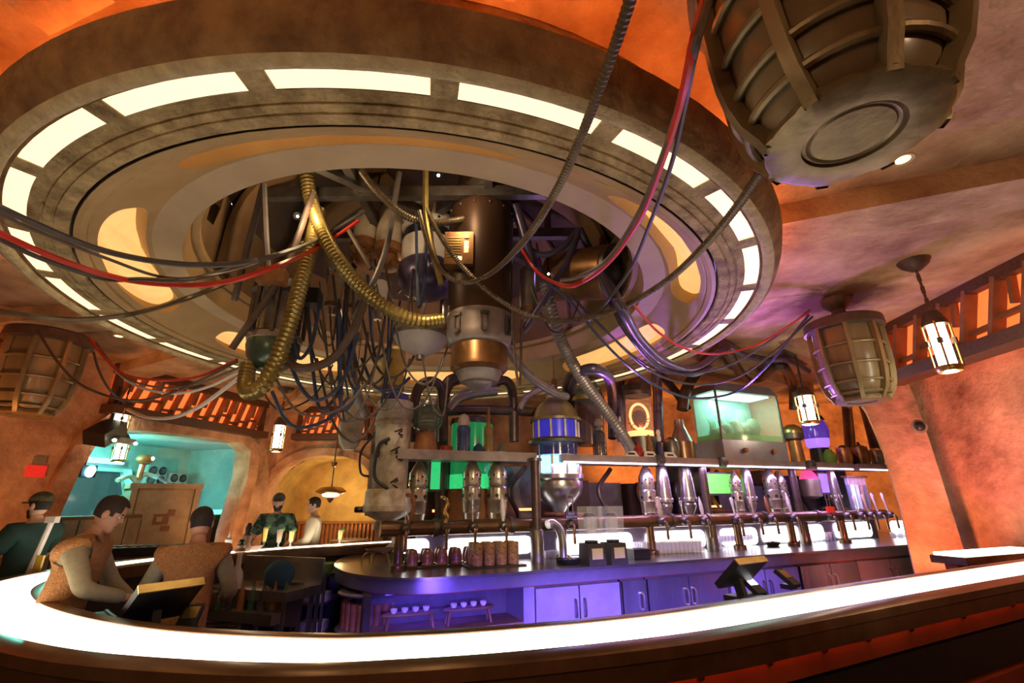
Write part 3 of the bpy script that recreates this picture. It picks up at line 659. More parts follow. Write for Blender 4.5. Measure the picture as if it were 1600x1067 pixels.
# twin rusty tan cylinders
for px, y0, y1, hw, lab in ((566, 335, 412, 20, 'narrower tan cylinder with rusty clamp end left of its twin'), (605, 328, 420, 23, 'wider tan cylinder with rusty clamp end beside the white drum')):
    t = turned('tan_cylinder', lab, 'cylinder', px, [('body', 'cream', [(y0, hw * .8), (y0 + 6, hw * .95), (y1 - 32, hw), (y1 - 28, hw * .9)]),
        ('clamp_ring', 'rust', [(y1 - 34, hw * 1.08), (y1 - 30, hw * 1.12), (y1 - 22, hw * 1.1), (y1 - 18, hw * .7)]), ('outlet', 'rust', [(y1 - 20, hw * .7), (y1 - 6, hw * .62), (y1, hw * .66), (y1 + 1, hw * .3)])], PYm(5.45), 'tan twin cylinders', 20)
    for k in range(3):
        a = radians(-140 + 50 * k); r = hw * t['s'] * .75; b = MB(); b.lathe([(.02, 0), (.06, 0), (.06, .03), (.045, .03), (.04, .01)], 12, axis_m((r * cos(a), r * sin(a), .06), (cos(a), sin(a), -.5))); b.build('nozzle_ring', 'rust', t)
for px, y0, y1, hw, lab, m_, Y_ in ((518, 428, 492, 13, 'small tan canister with funnel foot left in the wire cluster', 'cream', 5.3), (556, 432, 496, 14, 'second small tan canister beside the gold hose', 'cream', 5.5), (610, 545, 622, 19, 'yellow painted canister above the worn white tank', 'yellowpaint', 6.1),
                              (590, 440, 500, 13, 'pale canister half hidden behind the gold hose', 'whitepaint', 5.6), (705, 470, 530, 16, 'dull grey canister tucked against the dark drum', 'drumgrey', 5.6), (825, 420, 500, 13, 'slim grey canister right of the dark drum', 'drumgrey', 5.2)):
    turned('small_canister', lab, 'canister', px, [('body', m_, [(y0, hw * .7), (y0 + 5, hw), (y1 - 18, hw), (y1 - 14, hw * .9)]), ('collar', 'rust', [(y1 - 17, hw * 1.08), (y1 - 11, hw * 1.08)]), ('foot', 'steel', [(y1 - 11, hw * .8), (y1 - 4, hw * .5), (y1, hw * .5), (y1, .3)])], PYm(Y_), 'hanging canisters', 18)
# pod with green dome at the left
t = turned('hanging_pod', 'grey framed pod with dark green dome bottom hanging at the left', 'machine', 418, [
    ('top_plate', 'steeldark', [(447, 40), (450, 50), (462, 51), (464, 46)]), ('core', 'drumgrey', [(462, 32), (530, 32)]),
    ('lower_ring', 'drumgrey', [(524, 40), (528, 46), (536, 46), (538, 42)]), ('green_dome', 'greenpaint', [(536, 44), (545, 45), (558, 42), (570, 34), (578, 22), (582, 14)]), ('tip', 'steel', [(578, 15), (590, 12), (596, 6), (597, 0)])], PYm(4.7), seg=28)
s = t['s']; z0 = PY(418, 530, 4.7).z - t.location.z; z1 = PY(418, 462, 4.7).z - t.location.z
for k in range(8):
    a = 2 * pi * k / 8 + .2; b = MB(); r = 46 * s; b.bar((r * cos(a), r * sin(a), z0), (r * cos(a), r * sin(a), z1), .05, .035); b.build('frame_strut', 'steeldark', t)
MB().box((0, -.36, z1 + .05), (.28, .14, .16)).build('junction_box', 'rust', t); MB().box((.36, -.1, z1 - .06), (.16, .2, .18)).build('side_box', 'black', t)
t.rotation_euler[2] = .15
# turbine with a teal face deep in the recess at the right
o = PY(955, 425, 5.1); d = Vector((.75, -.62, -.25)); t = thing('turbine_drum', 'big tilted brown turbine drum with teal lit face in the recess', 'machine', o)
for nm, m_, pf in (('body', 'drumcopper', [(.25, -.9), (.33, -.85), (.35, 0), (.33, .02)]), ('face_ring', 'steeldark', [(.28, .0), (.35, .02), (.35, .07), (.28, .08)]), ('face', 'tealglow', [(.001, .03), (.27, .03), (.28, .01)]), ('hub', 'steeldark', [(.1, .02), (.1, .1), (.05, .14), (.001, .14)])):
    MB().lathe(pf, 32, axis_m((0, 0, 0), d)).build(nm, m_, t)
MATS['tealglow'].node_tree.nodes['Principled BSDF'].inputs['Emission Strength'].default_value = .35
for k in range(6):
    a = pi * k / 6; x, y = frame_of(d); q = (x * cos(a) + y * sin(a)) * .27; b = MB(); b.bar(q + d.normalized() * .06, -q + d.normalized() * .06, .02, .02); b.build('face_spoke', 'steeldark', t)
# small spotlights in the recess
sp = None
for k, (px, py, Y_, lab) in enumerate(((365, 318, 4.6, 'cream ringed spotlight on the recess rib left'), (465, 338, 4.7, 'small bright spotlight beside the gold hose top'), (462, 384, 4.9, 'small bright spotlight above the green domed pod'), (588, 304, 4.7, 'tiny spotlight above the tan cylinders'),
        (685, 274, 4.0, 'bright spotlight above the white perforated drum'), (798, 302, 4.6, 'bright spotlight right of the dark drum top'), (857, 428, 5.3, 'bright spotlight among the violet tubes'), (968, 438, 5.6, 'violet spotlight before the teal turbine'), (581, 472, 5.3, 'small spotlight by the pale canister'), (822, 458, 5.3, 'low spotlight beside the dark drum'))):
    o = PY(px, py, Y_); d = (CAM + Vector((.2, .6, 0)) - o).normalized()
    t = thing('recess_spotlight', lab, 'spotlight', o, 0, 'spotlights in the recess'); R = .075 if k == 0 else .05
    mm = axis_m((0, 0, 0), d)
    MB().lathe([(.001, -R * 1.6), (R * .7, -R * 1.5), (R, -R * .6), (R, .0), (R * .8, .0)], 14, mm).build('housing', 'cream' if k == 0 else 'black', t)
    MB().lathe([(R * .2, -R * .1), (R * .6, -R * .1), (.001, R * .1)], 14, mm).build('lens', 'lampglow', t)
    MB().tube([(0, 0, R * .5), (0, .06, .35)], .015, 6, 1).build('stem', 'black', t)
# ------------------------------------------------------------------ rods, hoses and cables
def fit_under(p, q, r, rin=2.30):                # keep a run below the ring and the ceiling
    rr = hypot(q.x - RC.x, q.y - RC.y); zl = 3.44 - 1.3 * r
    if rin < rr < 3.85 and q.z > zl: return PZ(p[0], p[1], zl)
    if rr >= 3.85 and q.z > 4.10 - r: return PZ(p[0], p[1], 4.10 - r)
    if rr <= rin and q.z > 5.5: return PZ(p[0], p[1], 5.5)
    return q
def line(name, label, cat, pts, r, m, Y0=5.0, rib=0, seg=8, n=7, group=None):
    rin = 1.45 if 'thin dark gold' in label or 'falling from' in label or 'across the left' in label else 2.30
    P = [fit_under(p, PY(p[0], p[1], p[2] if len(p) > 2 else Y0), r, rin) for p in pts]
    b = MB(); b.tube(P, r, seg, n, rib); return tag(b.build(name, m), label, cat, group)
G1 = 'grey rods in the recess'
for pts, r, lab, m_ in (([(412, 288, 4.3), (366, 470, 4.5)], .035, 'slanting grey rod above the green domed pod', 'wiregrey'), ([(412, 288, 4.3), (416, 380, 4.35), (424, 470, 4.5), (438, 530, 4.6)], .035, 'upright grey rod running down past the green domed pod', 'wiregrey'),
        ([(665, 255, 4.4), (667, 350, 4.4), (690, 445, 4.45)], .035, 'thin olive rod in front of the white drum', 'goldhose'), ([(624, 270, 4.7), (600, 400, 4.6), (552, 500, 4.6)], .035, 'slanting grey rod across the tan cylinders', 'wiregrey'),
        ([(490, 300, 4.4), (445, 420, 4.4), (362, 545, 4.4)], .035, 'long brown rod slanting down to the pod', 'wirebrown'), ([(545, 360, 4.7), (580, 420, 4.7)], .03, 'short dark rod beside the tan cylinders', 'wirebrown')):
    line('rod', lab, 'rod', pts, r, m_, n=6, group=G1)
H = 'ribbed hoses'
line('ribbed_hose', 'thick gold ribbed hose sweeping across the cluster into the dark drum', 'hose', [(478, 262, 4.6), (488, 320, 4.5), (515, 385, 4.4), (560, 445, 4.4), (610, 485, 4.45), (655, 502, 4.6), (692, 500, 4.8)], .085, 'goldhose', rib=.05, seg=12, n=12, group=H)
line('ribbed_hose', 'thick gold ribbed hose hanging down and curling under the green domed pod', 'hose', [(498, 330, 4.6), (482, 400, 4.4), (468, 450, 4.3), (452, 510, 4.25), (430, 570, 4.25), (408, 605, 4.3), (390, 612, 4.4), (384, 600, 4.5), (388, 570, 4.6)], .085, 'goldhose', rib=.05, seg=12, n=12, group=H)
line('ribbed_hose', 'thin dark gold ribbed hose rising from the drum past the top panels', 'hose', [(990, -20, 1.75), (975, 30, 1.9), (940, 130, 2.4), (905, 220, 2.9), (868, 300, 3.4), (820, 375, 3.9), (770, 425, 4.2), (730, 442, 4.3), (695, 428, 4.3), (670, 385, 4.35), (655, 330, 4.4)], .026, 'darkhose', rib=.024, seg=8, n=14, group=H)
line('ribbed_hose', 'thin dark gold ribbed hose swooping from the big cage lamp to the drum', 'hose', [(1190, 268, 2.2), (1150, 325, 2.6), (1100, 385, 3.1), (1040, 440, 3.6), (970, 480, 4.0), (900, 500, 4.3), (840, 497, 4.4), (790, 475, 4.4), (740, 435, 4.35), (695, 380, 4.35), (660, 315, 4.4)], .03, 'darkhose', rib=.026, seg=8, n=14, group=H)
line('ribbed_hose', 'grey ribbed hose running down to the shelf bottles', 'hose', [(852, 440, 5.2), (865, 500, 5.4), (885, 550, 5.7), (915, 600, 6.1), (945, 640, 6.4), (968, 672, 6.6), (985, 700, 6.9)], .085, 'greyhose', rib=.05, seg=12, n=12, group=H)
line('ribbed_hose', 'brown ribbed hose arching over the white drum', 'hose', [(560, 262, 4.4), (590, 300, 4.4), (630, 335, 4.4), (670, 348, 4.45), (710, 345, 4.6), (735, 340, 4.75)], .045, 'darkhose', rib=.03, seg=10, n=10, group=H)
line('ribbed_hose', 'grey smooth tube dropping left behind the wires to the worn tank', 'hose', [(510, 400, 5.4), (525, 480, 5.6), (545, 560, 5.8), (560, 620, 6.0), (572, 650, 6.1)], .065, 'greyhose', n=8, seg=10, group=H)
line('ribbed_hose', 'silver tube slanting behind the drum nose', 'hose', [(790, 540, 5.6), (820, 580, 5.8), (860, 610, 6.2), (885, 620, 6.5)], .06, 'greyhose', n=8, seg=10, group=H)
line('ribbed_hose', 'grey hose looping beneath the pod toward the twin cylinders', 'hose', [(440, 540, 4.6), (455, 568, 4.5), (480, 575, 4.5), (520, 560, 4.6), (552, 515, 4.6), (570, 470, 4.6)], .045, 'wirebrown', n=8, seg=8, group=H)
PT = 'violet tubes right of the drum'
for pts, r, lab in (([(805, 320, 4.9), (820, 370, 5.0), (832, 420, 5.1)], .065, 'stout violet tube descending beside the dark drum'), ([(822, 388, 5.1), (850, 398, 5.1), (880, 385, 5.1), (905, 358, 5.1)], .04, 'violet tube sagging to the hook'),
        ([(905, 358, 5.1), (890, 400, 5.1), (868, 440, 5.1), (830, 500, 5.1), (815, 520, 5.1)], .045, 'violet tube slanting down left from the hook'), ([(905, 358, 5.1), (935, 415, 5.2), (965, 470, 5.3), (1000, 530, 5.6), (1040, 565, 6.0), (1085, 575, 6.4), (1130, 545, 6.9)], .05, 'long dark violet tube running to the shelf pipes'),
        ([(905, 420, 5.1), (950, 470, 5.3), (985, 525, 5.6), (1030, 572, 6.0), (1080, 585, 6.4), (1110, 575, 6.7)], .035, 'lower dark violet tube beside its thicker twin')):
    line('tube', lab, 'tube', pts, r, 'purplepipe', n=8, seg=10, group=PT)
CB = 'hanging cables'
cables = [
 ([(-30, 350, 3.0), (60, 392, 3.2), (150, 425, 3.5), (230, 442, 3.8), (330, 444, 4.1), (420, 420, 4.3), (500, 385, 4.5), (560, 345, 4.7)], .022, 'wirered', 'long red cable sagging across the left of the ring'),
 ([(-30, 310, 3.0), (60, 352, 3.2), (150, 388, 3.5), (240, 408, 3.8), (330, 414, 4.1), (420, 402, 4.3), (500, 372, 4.5), (570, 330, 4.7)], .022, 'wire', 'upper black cable sagging across the left of the ring'),
 ([(-30, 318, 3.0), (60, 362, 3.2), (170, 405, 3.5), (250, 432, 3.9), (320, 432, 4.1), (400, 412, 4.3), (480, 375, 4.5)], .012, 'wirebrown', 'thin brown cable below the upper black cable'),
 ([(-30, 358, 3.0), (60, 402, 3.2), (160, 435, 3.5), (220, 436, 3.7), (300, 436, 4.0), (370, 415, 4.2), (440, 395, 4.4)], .018, 'wire', 'dark cable running just under the red cable'),
 ([(-30, 482, 3.4), (60, 495, 3.6), (130, 499, 3.8), (210, 490, 4.0), (280, 470, 4.1), (330, 452, 4.2), (385, 430, 4.4)], .024, 'darkhose', 'lowest dark ribbed cable above the left cage lamp'),
 ([(1118, -40, 1.6), (1095, 40, 1.9), (1070, 130, 2.3), (1040, 230, 2.9), (1000, 330, 3.6), (950, 405, 4.2), (905, 432, 4.5), (875, 438, 4.7)], .018, 'wirebrown', 'brown cable falling from the big cage lamp into the recess'),
 ([(1112, -40, 1.6), (1085, 60, 1.9), (1062, 165, 2.4), (1035, 250, 2.9), (1000, 340, 3.5), (955, 405, 4.0), (915, 437, 4.3), (880, 446, 4.5), (840, 425, 4.6), (812, 385, 4.7)], .02, 'wirered', 'bright red cable falling from the big cage lamp into the recess'),
 ([(1122, -40, 1.6), (1092, 60, 2.0), (1070, 165, 2.4), (1048, 260, 2.9), (1015, 350, 3.6), (985, 420, 4.2), (945, 475, 4.7), (920, 500, 5.0)], .014, 'wire', 'thin black cable falling from the big cage lamp'),
 ([(810, 370, 4.7), (835, 420, 4.8), (860, 445, 4.9), (890, 470, 5.2), (935, 525, 5.6), (980, 570, 6.0), (1030, 605, 6.4), (1085, 622, 6.7), (1150, 612, 6.8), (1200, 570, 6.2), (1264, 492, 5.55)], .018, 'wireblue', 'long blue cable sagging before the fish tank'),
 ([(890, 460, 5.2), (950, 520, 5.6), (1010, 570, 5.9), (1070, 585, 6.2), (1140, 570, 6.2), (1200, 535, 5.9), (1266, 484, 5.5)], .015, 'purplepipe', 'violet cable running to the violet tinted cage lamp'),
 ([(985, 470, 5.3), (1030, 520, 5.6), (1080, 548, 5.8), (1130, 552, 5.9), (1190, 535, 5.7), (1264, 488, 5.5)], .014, 'wirered', 'thin red cable running to the violet tinted cage lamp'),
 ([(930, 500, 5.4), (1010, 575, 5.9), (1080, 600, 6.2), (1150, 590, 6.2), (1215, 545, 5.8), (1270, 494, 5.5)], .016, 'wire', 'black cable running to the violet tinted cage lamp'),
 ([(140, 528, 5.9), (165, 560, 5.8), (195, 585, 5.6), (250, 594, 5.4), (310, 588, 5.2), (370, 562, 4.9)], .016, 'wirered', 'short red cable between the left cage lamp and the pod'),
 ([(150, 535, 5.9), (190, 585, 5.7), (240, 604, 5.5), (300, 602, 5.3), (380, 572, 4.9)], .014, 'wiregrey', 'grey cable between the left cage lamp and the pod'),
 ([(150, 540, 5.9), (200, 595, 5.7), (260, 614, 5.5), (320, 606, 5.2), (385, 575, 4.9)], .018, 'wirewhite', 'cream cable between the left cage lamp and the pod'),
 ([(200, 640, 6.6), (230, 652, 6.4), (270, 652, 6.2), (310, 636, 5.8), (350, 608, 5.3), (388, 578, 4.9)], .026, 'wirewhite', 'thick cream cable from the pendant tube up to the pod'),
 ([(58, 516, 5.7), (90, 565, 5.6), (125, 600, 5.6), (180, 622, 5.5), (230, 624, 5.4), (290, 605, 5.2), (370, 565, 4.9)], .016, 'wirebrown', 'brown cable crossing in front of the left cage lamp'),
 ([(146, 550, 5.8), (155, 580, 5.8), (172, 610, 5.9), (195, 630, 6.2)], .014, 'wire', 'short dark cable from the left cage lamp to a pendant'),
]
R2 = random.Random(3)
names = ['black', 'dark blue', 'grey', 'brown']
mm_ = ['wire', 'wireblue', 'wiregrey', 'wirebrown']
spots = [(470, 450, 520, 600, 545, 430), (480, 470, 505, 640, 560, 470), (500, 440, 540, 660, 600, 500), (520, 430, 560, 610, 610, 440), (540, 480, 600, 640, 640, 560), (450, 560, 500, 625, 560, 520), (430, 590, 490, 650, 570, 600), (560, 470, 610, 590, 660, 520),
         (590, 500, 640, 640, 690, 560), (530, 490, 535, 640, 560, 600), (500, 500, 560, 655, 620, 590), (600, 400, 630, 500, 645, 420), (640, 380, 650, 520, 672, 400), (650, 330, 655, 480, 668, 350), (820, 400, 850, 480, 880, 420), (800, 480, 812, 600, 815, 500), (830, 430, 870, 520, 905, 470), (575, 430, 590, 560, 625, 470), (610, 470, 660, 600, 700, 540), (545, 520, 580, 600, 612, 560),
         (405, 600, 445, 640, 520, 570), (425, 612, 470, 668, 545, 620), (512, 420, 526, 560, 540, 470), (552, 450, 556, 600, 575, 520), (660, 560, 690, 650, 700, 590), (455, 480, 470, 560, 500, 470), (580, 380, 600, 470, 640, 420), (672, 330, 690, 440, 705, 380), (838, 380, 862, 440, 895, 390), (565, 560, 600, 610, 640, 590), (480, 420, 515, 540, 530, 440), (495, 560, 550, 690, 590, 640), (528, 500, 540, 580, 590, 540)]
posw = {0: 'hanging in the wire cluster left of the dark drum', 1: 'looping low beneath the wire cluster', 2: 'hanging before the white drum', 3: 'hanging right of the dark drum'}
cnt = {}
for k, (x0, y0, xm, ym, x1, y1) in enumerate(spots):
    Y_ = 4.6 + .9 * R2.random(); w_ = .25
    c_ = k % 4; pos = 3 if xm > 800 else 2 if xm > 630 else 1 if ym > 615 else 0
    r = (.011, .016, .013, .02)[(k * 3) % 4]; th = 'thin' if r < .015 else 'thick'
    lab = '%s %s cable %s' % (th, names[c_], posw[pos])
    cables.append(([(x0, y0, Y_), (x0 + (xm - x0) * .45, y0 + (ym - y0) * .75, Y_ - w_ * .3), (xm, ym, Y_ - w_ * .4), (x1 - (x1 - xm) * .4, y1 + (ym - y1) * .7, Y_), (x1, y1, Y_ + .1)], r, mm_[c_], lab))
for pts, r, m_, lab in cables: line('cable', lab, 'cable', pts, r, m_, n=6, seg=6, group=CB)
for k, (x, y) in enumerate(((530, 497), (538, 500), (532, 540), (545, 470), (608, 510), (613, 500))):   # straight bundle falling onto the tank
    line('cable', 'straight bright blue cable in the bundle dropping to the worn tank', 'cable', [(x, y - 30, 5.2), (x - 3, y + 50, 5.3), (x + (6 if k < 4 else -12), y + 120, 5.6)], .013, ('wireblue', 'wiregrey', 'wire')[k % 3] if 0 else 'wireblue', n=5, seg=6, group='blue cable bundle')

# recessed downlights in the ceiling
for px, py, lab in ((1411, 251, 'small round downlight set in the plaster beside the big cage lamp'), (185, 526, 'small round downlight set in the plaster near the left cage lamp')):
    o = PZ(px, py, CZ - .012); t = thing('downlight', lab, 'downlight', o, 0, 'ceiling downlights'); MB().lathe([(.05, .01), (.075, .0), (.08, .012), (.05, .014)], 20).build('rim', 'cream', t); MB().lathe([(.001, .006), (.05, .006), (.05, .012), (.001, .012)], 20).build('lens', 'amberglow', t)
# ------------------------------------------------------------------ island counter
def UVI(px, py, v):
    p = PV(px, py, v); return (p - IO).dot(IU), p.z
isl_poly = [(9.8, .05), (-.9, .05)]
for i in range(1, 24):
    t = pi * i / 24; isl_poly.append((-.9 - 1.18 * sin(t) ** .8, .05 + 1.55 - 1.55 * cos(t)))
isl_poly += [(-.9, 3.15), (9.8, 3.15)]
def ipoly(off): # shrink the outline
    n_ = len(isl_poly); out = []
    c = Vector((-.9, 1.6))
    for (u, v) in isl_poly:
        if u > 8: out.append((u, v + (off if v < 1 else -off)))
        else:
            d = Vector((u, v)) - c; out.append(tuple(c + d * (1 - off / 1.45)))
    return out
isl = thing('island_counter', 'dark steel island counter with rounded end in the middle of the bar', 'counter', UV(-.9, 1.6, 0), IA)
LO = Vector((-.9, 1.6, 0))
def iprism(name, poly, z0, z1, m, par=isl): return MB().prism([(u - LO.x, v - LO.y) for u, v in poly], z1 - z0, Matrix.Translation((0, 0, z0))).build(name, m, par)
iprism('worktop', isl_poly, .925, .955, 'counter')
iprism('edge_band', ipoly(.025), .80, .925, 'counterband')
iprism('red_seam', ipoly(.06), .785, .80, 'barfront')
iprism('core', [(u, v) for u, v in ipoly(.55)], .0, .785, 'cabinetdark')
# ------------------------------------------------------------------ cabinets under the worktop
def unit(label, u0, u1, m, doors, handle='steel', kind='cabinet', face=.10, nm='bar_cabinet'):
    t = thing(nm, label, kind, UV((u0 + u1) / 2, face + .22, 0), IA); W = u1 - u0
    MB().box((0, .02, .41), (W - .01, .40, .74)).build('body', 'cabinetdark', t)
    n_ = doors
    for k in range(n_):
        wd = W / n_; x = -W / 2 + wd * (k + .5)
        d = MB().box((x, -.20, .41), (wd - .02, .04, .70)).build('door', m, t)
        hx = x + (wd / 2 - .06) * (1 if k % 2 == 0 else -1)
        if n_ == 1: hx = x + wd / 2 - .08
        b = MB(); b.tube([(hx, -.22, .62), (hx, -.26, .60), (hx, -.26, .46), (hx, -.22, .44)], .012, 6, 3); b.build('handle', handle, d)
    return t
def U(px, y=930): return UVI(px, y, .10)[0]
unit('blue lit flat double door cabinet right of the open shelf', U(836), U(970), 'cabinet', 2, 'steeldark')
unit('narrow shiny steel fridge door beside the double cabinet', U(973), U(1011), 'fridge', 1, kind='fridge', nm='bar_fridge')
unit('shiny steel double door fridge reflecting coloured streaks', U(1013), U(1140), 'fridge', 2, kind='fridge', nm='bar_fridge')
unit('violet lit plain cabinet behind the till screen', U(1143), U(1255), 'cabinet', 2, 'steeldark')
unit('reddish steel double door fridge toward the pillar', U(1258), U(1352), 'fridge', 2, kind='fridge', nm='bar_fridge')
unit('red lit plain cabinet nearest the pillar', U(1355), U(1450), 'cabinet', 2, 'steeldark')
# open curved shelf unit with wooden flight racks
sh = thing('open_shelf_unit', 'curved open shelf unit with blue interior under the island end', 'shelf', UV(-.9, 1.6, 0), IA)
def arcpoly(r0, r1, a0, a1, n_=14, k=1.0):
    o = []
    for i in range(n_ + 1):
        a = a0 + (a1 - a0) * i / n_; o.append((-.9 + 1.1 * r1 * cos(a) * k, 1.6 + 1.5 * r1 * sin(a)))
    for i in range(n_ + 1):
        a = a1 + (a0 - a1) * i / n_; o.append((-.9 + 1.1 * r0 * cos(a) * k, 1.6 + 1.5 * r0 * sin(a)))
    return o
front = [(U(585, 930), .34), (U(700, 930), .12), (U(818, 930), .12), (U(818, 930), .60), (U(585, 930), .60)]
iprism('back_panel', [(U(585), .62), (U(820), .62), (U(820), .66), (U(585), .66)], .0, .785, 'cabinetdark', sh)
iprism('middle_shelf', front, .42, .45, 'boothwood', sh)
iprism('bottom_shelf', front, .06, .09, 'cabinetdark', sh)
iprism('side_panel', [(U(818), .1), (U(835), .1), (U(835), .66), (U(818), .66)], .0, .785, 'cabinet', sh)
iprism('side_panel', [(U(575), .36), (U(585), .30), (U(585), .66), (U(575), .66)], .0, .785, 'cabinetdark', sh)
lamp('AREA', UV(U(690), .5, .775), 3.5, (.10, .06, 1.0), 1.0, UV(U(690), .45, .3), sy=.2)
# cup tower: round shelves with ribbed cups
tw = thing('cup_shelf_tower', 'round grey shelf tower under the island end holding ribbed cups', 'shelf', UV(-1.62, .95, 0), IA)
for z in (.02, .36, .72): MB().lathe([(.001, z), (.40, z), (.42, z + .02), (.40, z + .04), (.001, z + .04)], 32).build('round_shelf', 'counterband', tw)
MB().lathe([(.22, .06), (.22, .72)], 20).build('core', 'cabinetdark', tw)
cup = None; cm = None
for tier, z in ((0, .40), (1, .06)):
    for k in range(16):
        a = radians(170 + k * 15); p = UV(-1.62, .95, z) + Vector((.33 * cos(a), .33 * sin(a), 0))
        if cm is None:
            b = MB(); b.lathe([(.001, 0), (.034, 0), (.038, .02), (.034, .05), (.039, .08), (.035, .11), (.040, .14), (.036, .18), (.041, .22), (.041, .25), (.036, .25), (.033, .03), (.001, .02)], 12)
            o = b.build('ribbed_cup', 'mugbrown', origin=(0, 0, 0)); cm = o.data
        else: o = bpy.data.objects.new('ribbed_cup', cm); COL.objects.link(o)
        o.location = p; tag(o, 'brown ribbed cup on the %s tier of the round shelf tower' % ('upper' if tier == 0 else 'lower'), 'cup', 'ribbed cups in the tower')
# wooden flight racks with small shell cups
for px, lab in ((648, 'wooden flight rack on legs at the left of the blue shelf'), (742, 'wooden flight rack on legs at the right of the blue shelf')):
    u = U(px, 945); o = UV(u, .32, .45); t = thing('flight_rack', lab, 'rack', o, IA, 'flight racks')
    MB().lathe([(.001, .13), (.95, .13), (1, .14), (.95, .155), (.001, .155)], 24, Matrix.Diagonal((.30, .09, 1, 1))).build('board', 'boothwood', t)
    for x in (-.22, .22):
        for y in (-.04, .04): b = MB(); b.tube([(x * 1.1, y * 1.4, 0), (x, y, .13)], .014, 6, 1); b.build('leg', 'boothwood', t)
    for k in range(4):
        c = turned if 0 else None
        q = o + IU * (-.17 + .113 * k) + Vector((0, 0, .156)); b = MB(); b.lathe([(.001, 0), (.02, 0), (.034, .02), (.036, .04), (.03, .045), (.02, .02), (.001, .012)], 12, Matrix.Translation(q))
        tag(b.build('tasting_cup', 'plasticwhite'), 'small white tasting cup on the %s flight rack' % ('left' if px < 700 else 'right'), 'cup', 'tasting cups')
# ------------------------------------------------------------------ posts, tap rail, lit backsplash
def islthing(name, label, cat, u, v, z=.955, group=None): return thing(name, label, cat, UV(u, v, z), IA, group)
for px, yb, lab in ((840, 880, 'brown post under the shelf left of the blue lantern'), (1115, 860, 'violet post rising beside the smooth steel tubes'), (1260, 850, 'violet post rising right of the twin beehive canisters')):
    p = PZ(px, yb, .955); u = (p - IO).dot(IU); v = (p - IO).dot(IV); t = islthing('shelf_post', lab, 'post', u, v, group='shelf posts')
    MB().lathe([(.001, 0), (.085, 0), (.085, .38), (.07, .40), (.001, .40)], 16).build('base_sleeve', 'steeldark', t)
    MB().lathe([(.001, .38), (.062, .38), (.062, 1.29), (.001, 1.29)], 16).build('shaft', 'pipe', t)
    MB().lathe([(.001, 1.24), (.09, 1.25), (.09, 1.285), (.001, 1.285)], 16).build('top_flange', 'steeldark', t)
ZR = 1.40; VR = .78
t = islthing('tap_rail', 'long fat metal tap rail running over the island counter', 'tap rail', 2.8, VR)
MB().lathe([(.001, -4.45), (.088, -4.45), (.088, 4.9), (.001, 4.9)], 16, axis_m((0, 0, ZR - .955), (1, 0, 0))).build('pipe', 'bronze', t)
for u in (-1.42, .75, 2.2, 3.9, 5.1, 6.4):
    MB().lathe([(.001, 0), (.095, 0), (.095, .05), (.06, .07), (.06, ZR - .955 - .06), (.001, ZR - .955 - .06)], 16, Matrix.Translation((u - 2.8, 0, 0))).build('support', 'bronze', t)
for u in (-1.0, 0, 1.2, 2.6, 3.3, 4.5, 5.8, 7.0):
    MB().lathe([(.088, -.03), (.105, -.03), (.105, .03), (.088, .03)], 16, axis_m((u - 2.8, 0, ZR - .955), (1, 0, 0))).build('clamp', 'steeldark', t)
bs = islthing('lit_backsplash', 'dark backsplash with white glowing rounded panels behind the glasses', 'backsplash', 2.8, 1.12)
MB().box((.6, .05, .17), (9.1, .05, .34)).build('panel_board', 'counterband', bs)
for x0, x1, y0, y1 in ((624, 670, 843, 863), (697, 832, 842, 864), (871, 990, 836, 862), (1009, 1104, 831, 856), (1126, 1186, 826, 850), (1190, 1251, 823, 846), (1257, 1290, 820, 843), (1303, 1365, 817, 838), (1391, 1448, 814, 832)):
    ua, za = UVI(x0, y0, 1.12); ub, zb = UVI(x1, y1, 1.12); zb = max(zb, .97); W = ub - ua; Hh = za - zb; r = min(.09, Hh * .45); P = []
    for cx, cz, a0 in ((W / 2 - r, Hh / 2 - r, 0), (-W / 2 + r, Hh / 2 - r, 90), (-W / 2 + r, -Hh / 2 + r, 180), (W / 2 - r, -Hh / 2 + r, 270)):
        for k in range(5): a = radians(a0 + k * 22.5); P.append((cx + r * cos(a), cz + r * sin(a)))
    MB().prism(P, .03, rotm(((ua + ub) / 2 - 2.8, .03, (za + zb) / 2 - .955), 0, pi / 2)).build('glow_panel', 'backglow', bs)
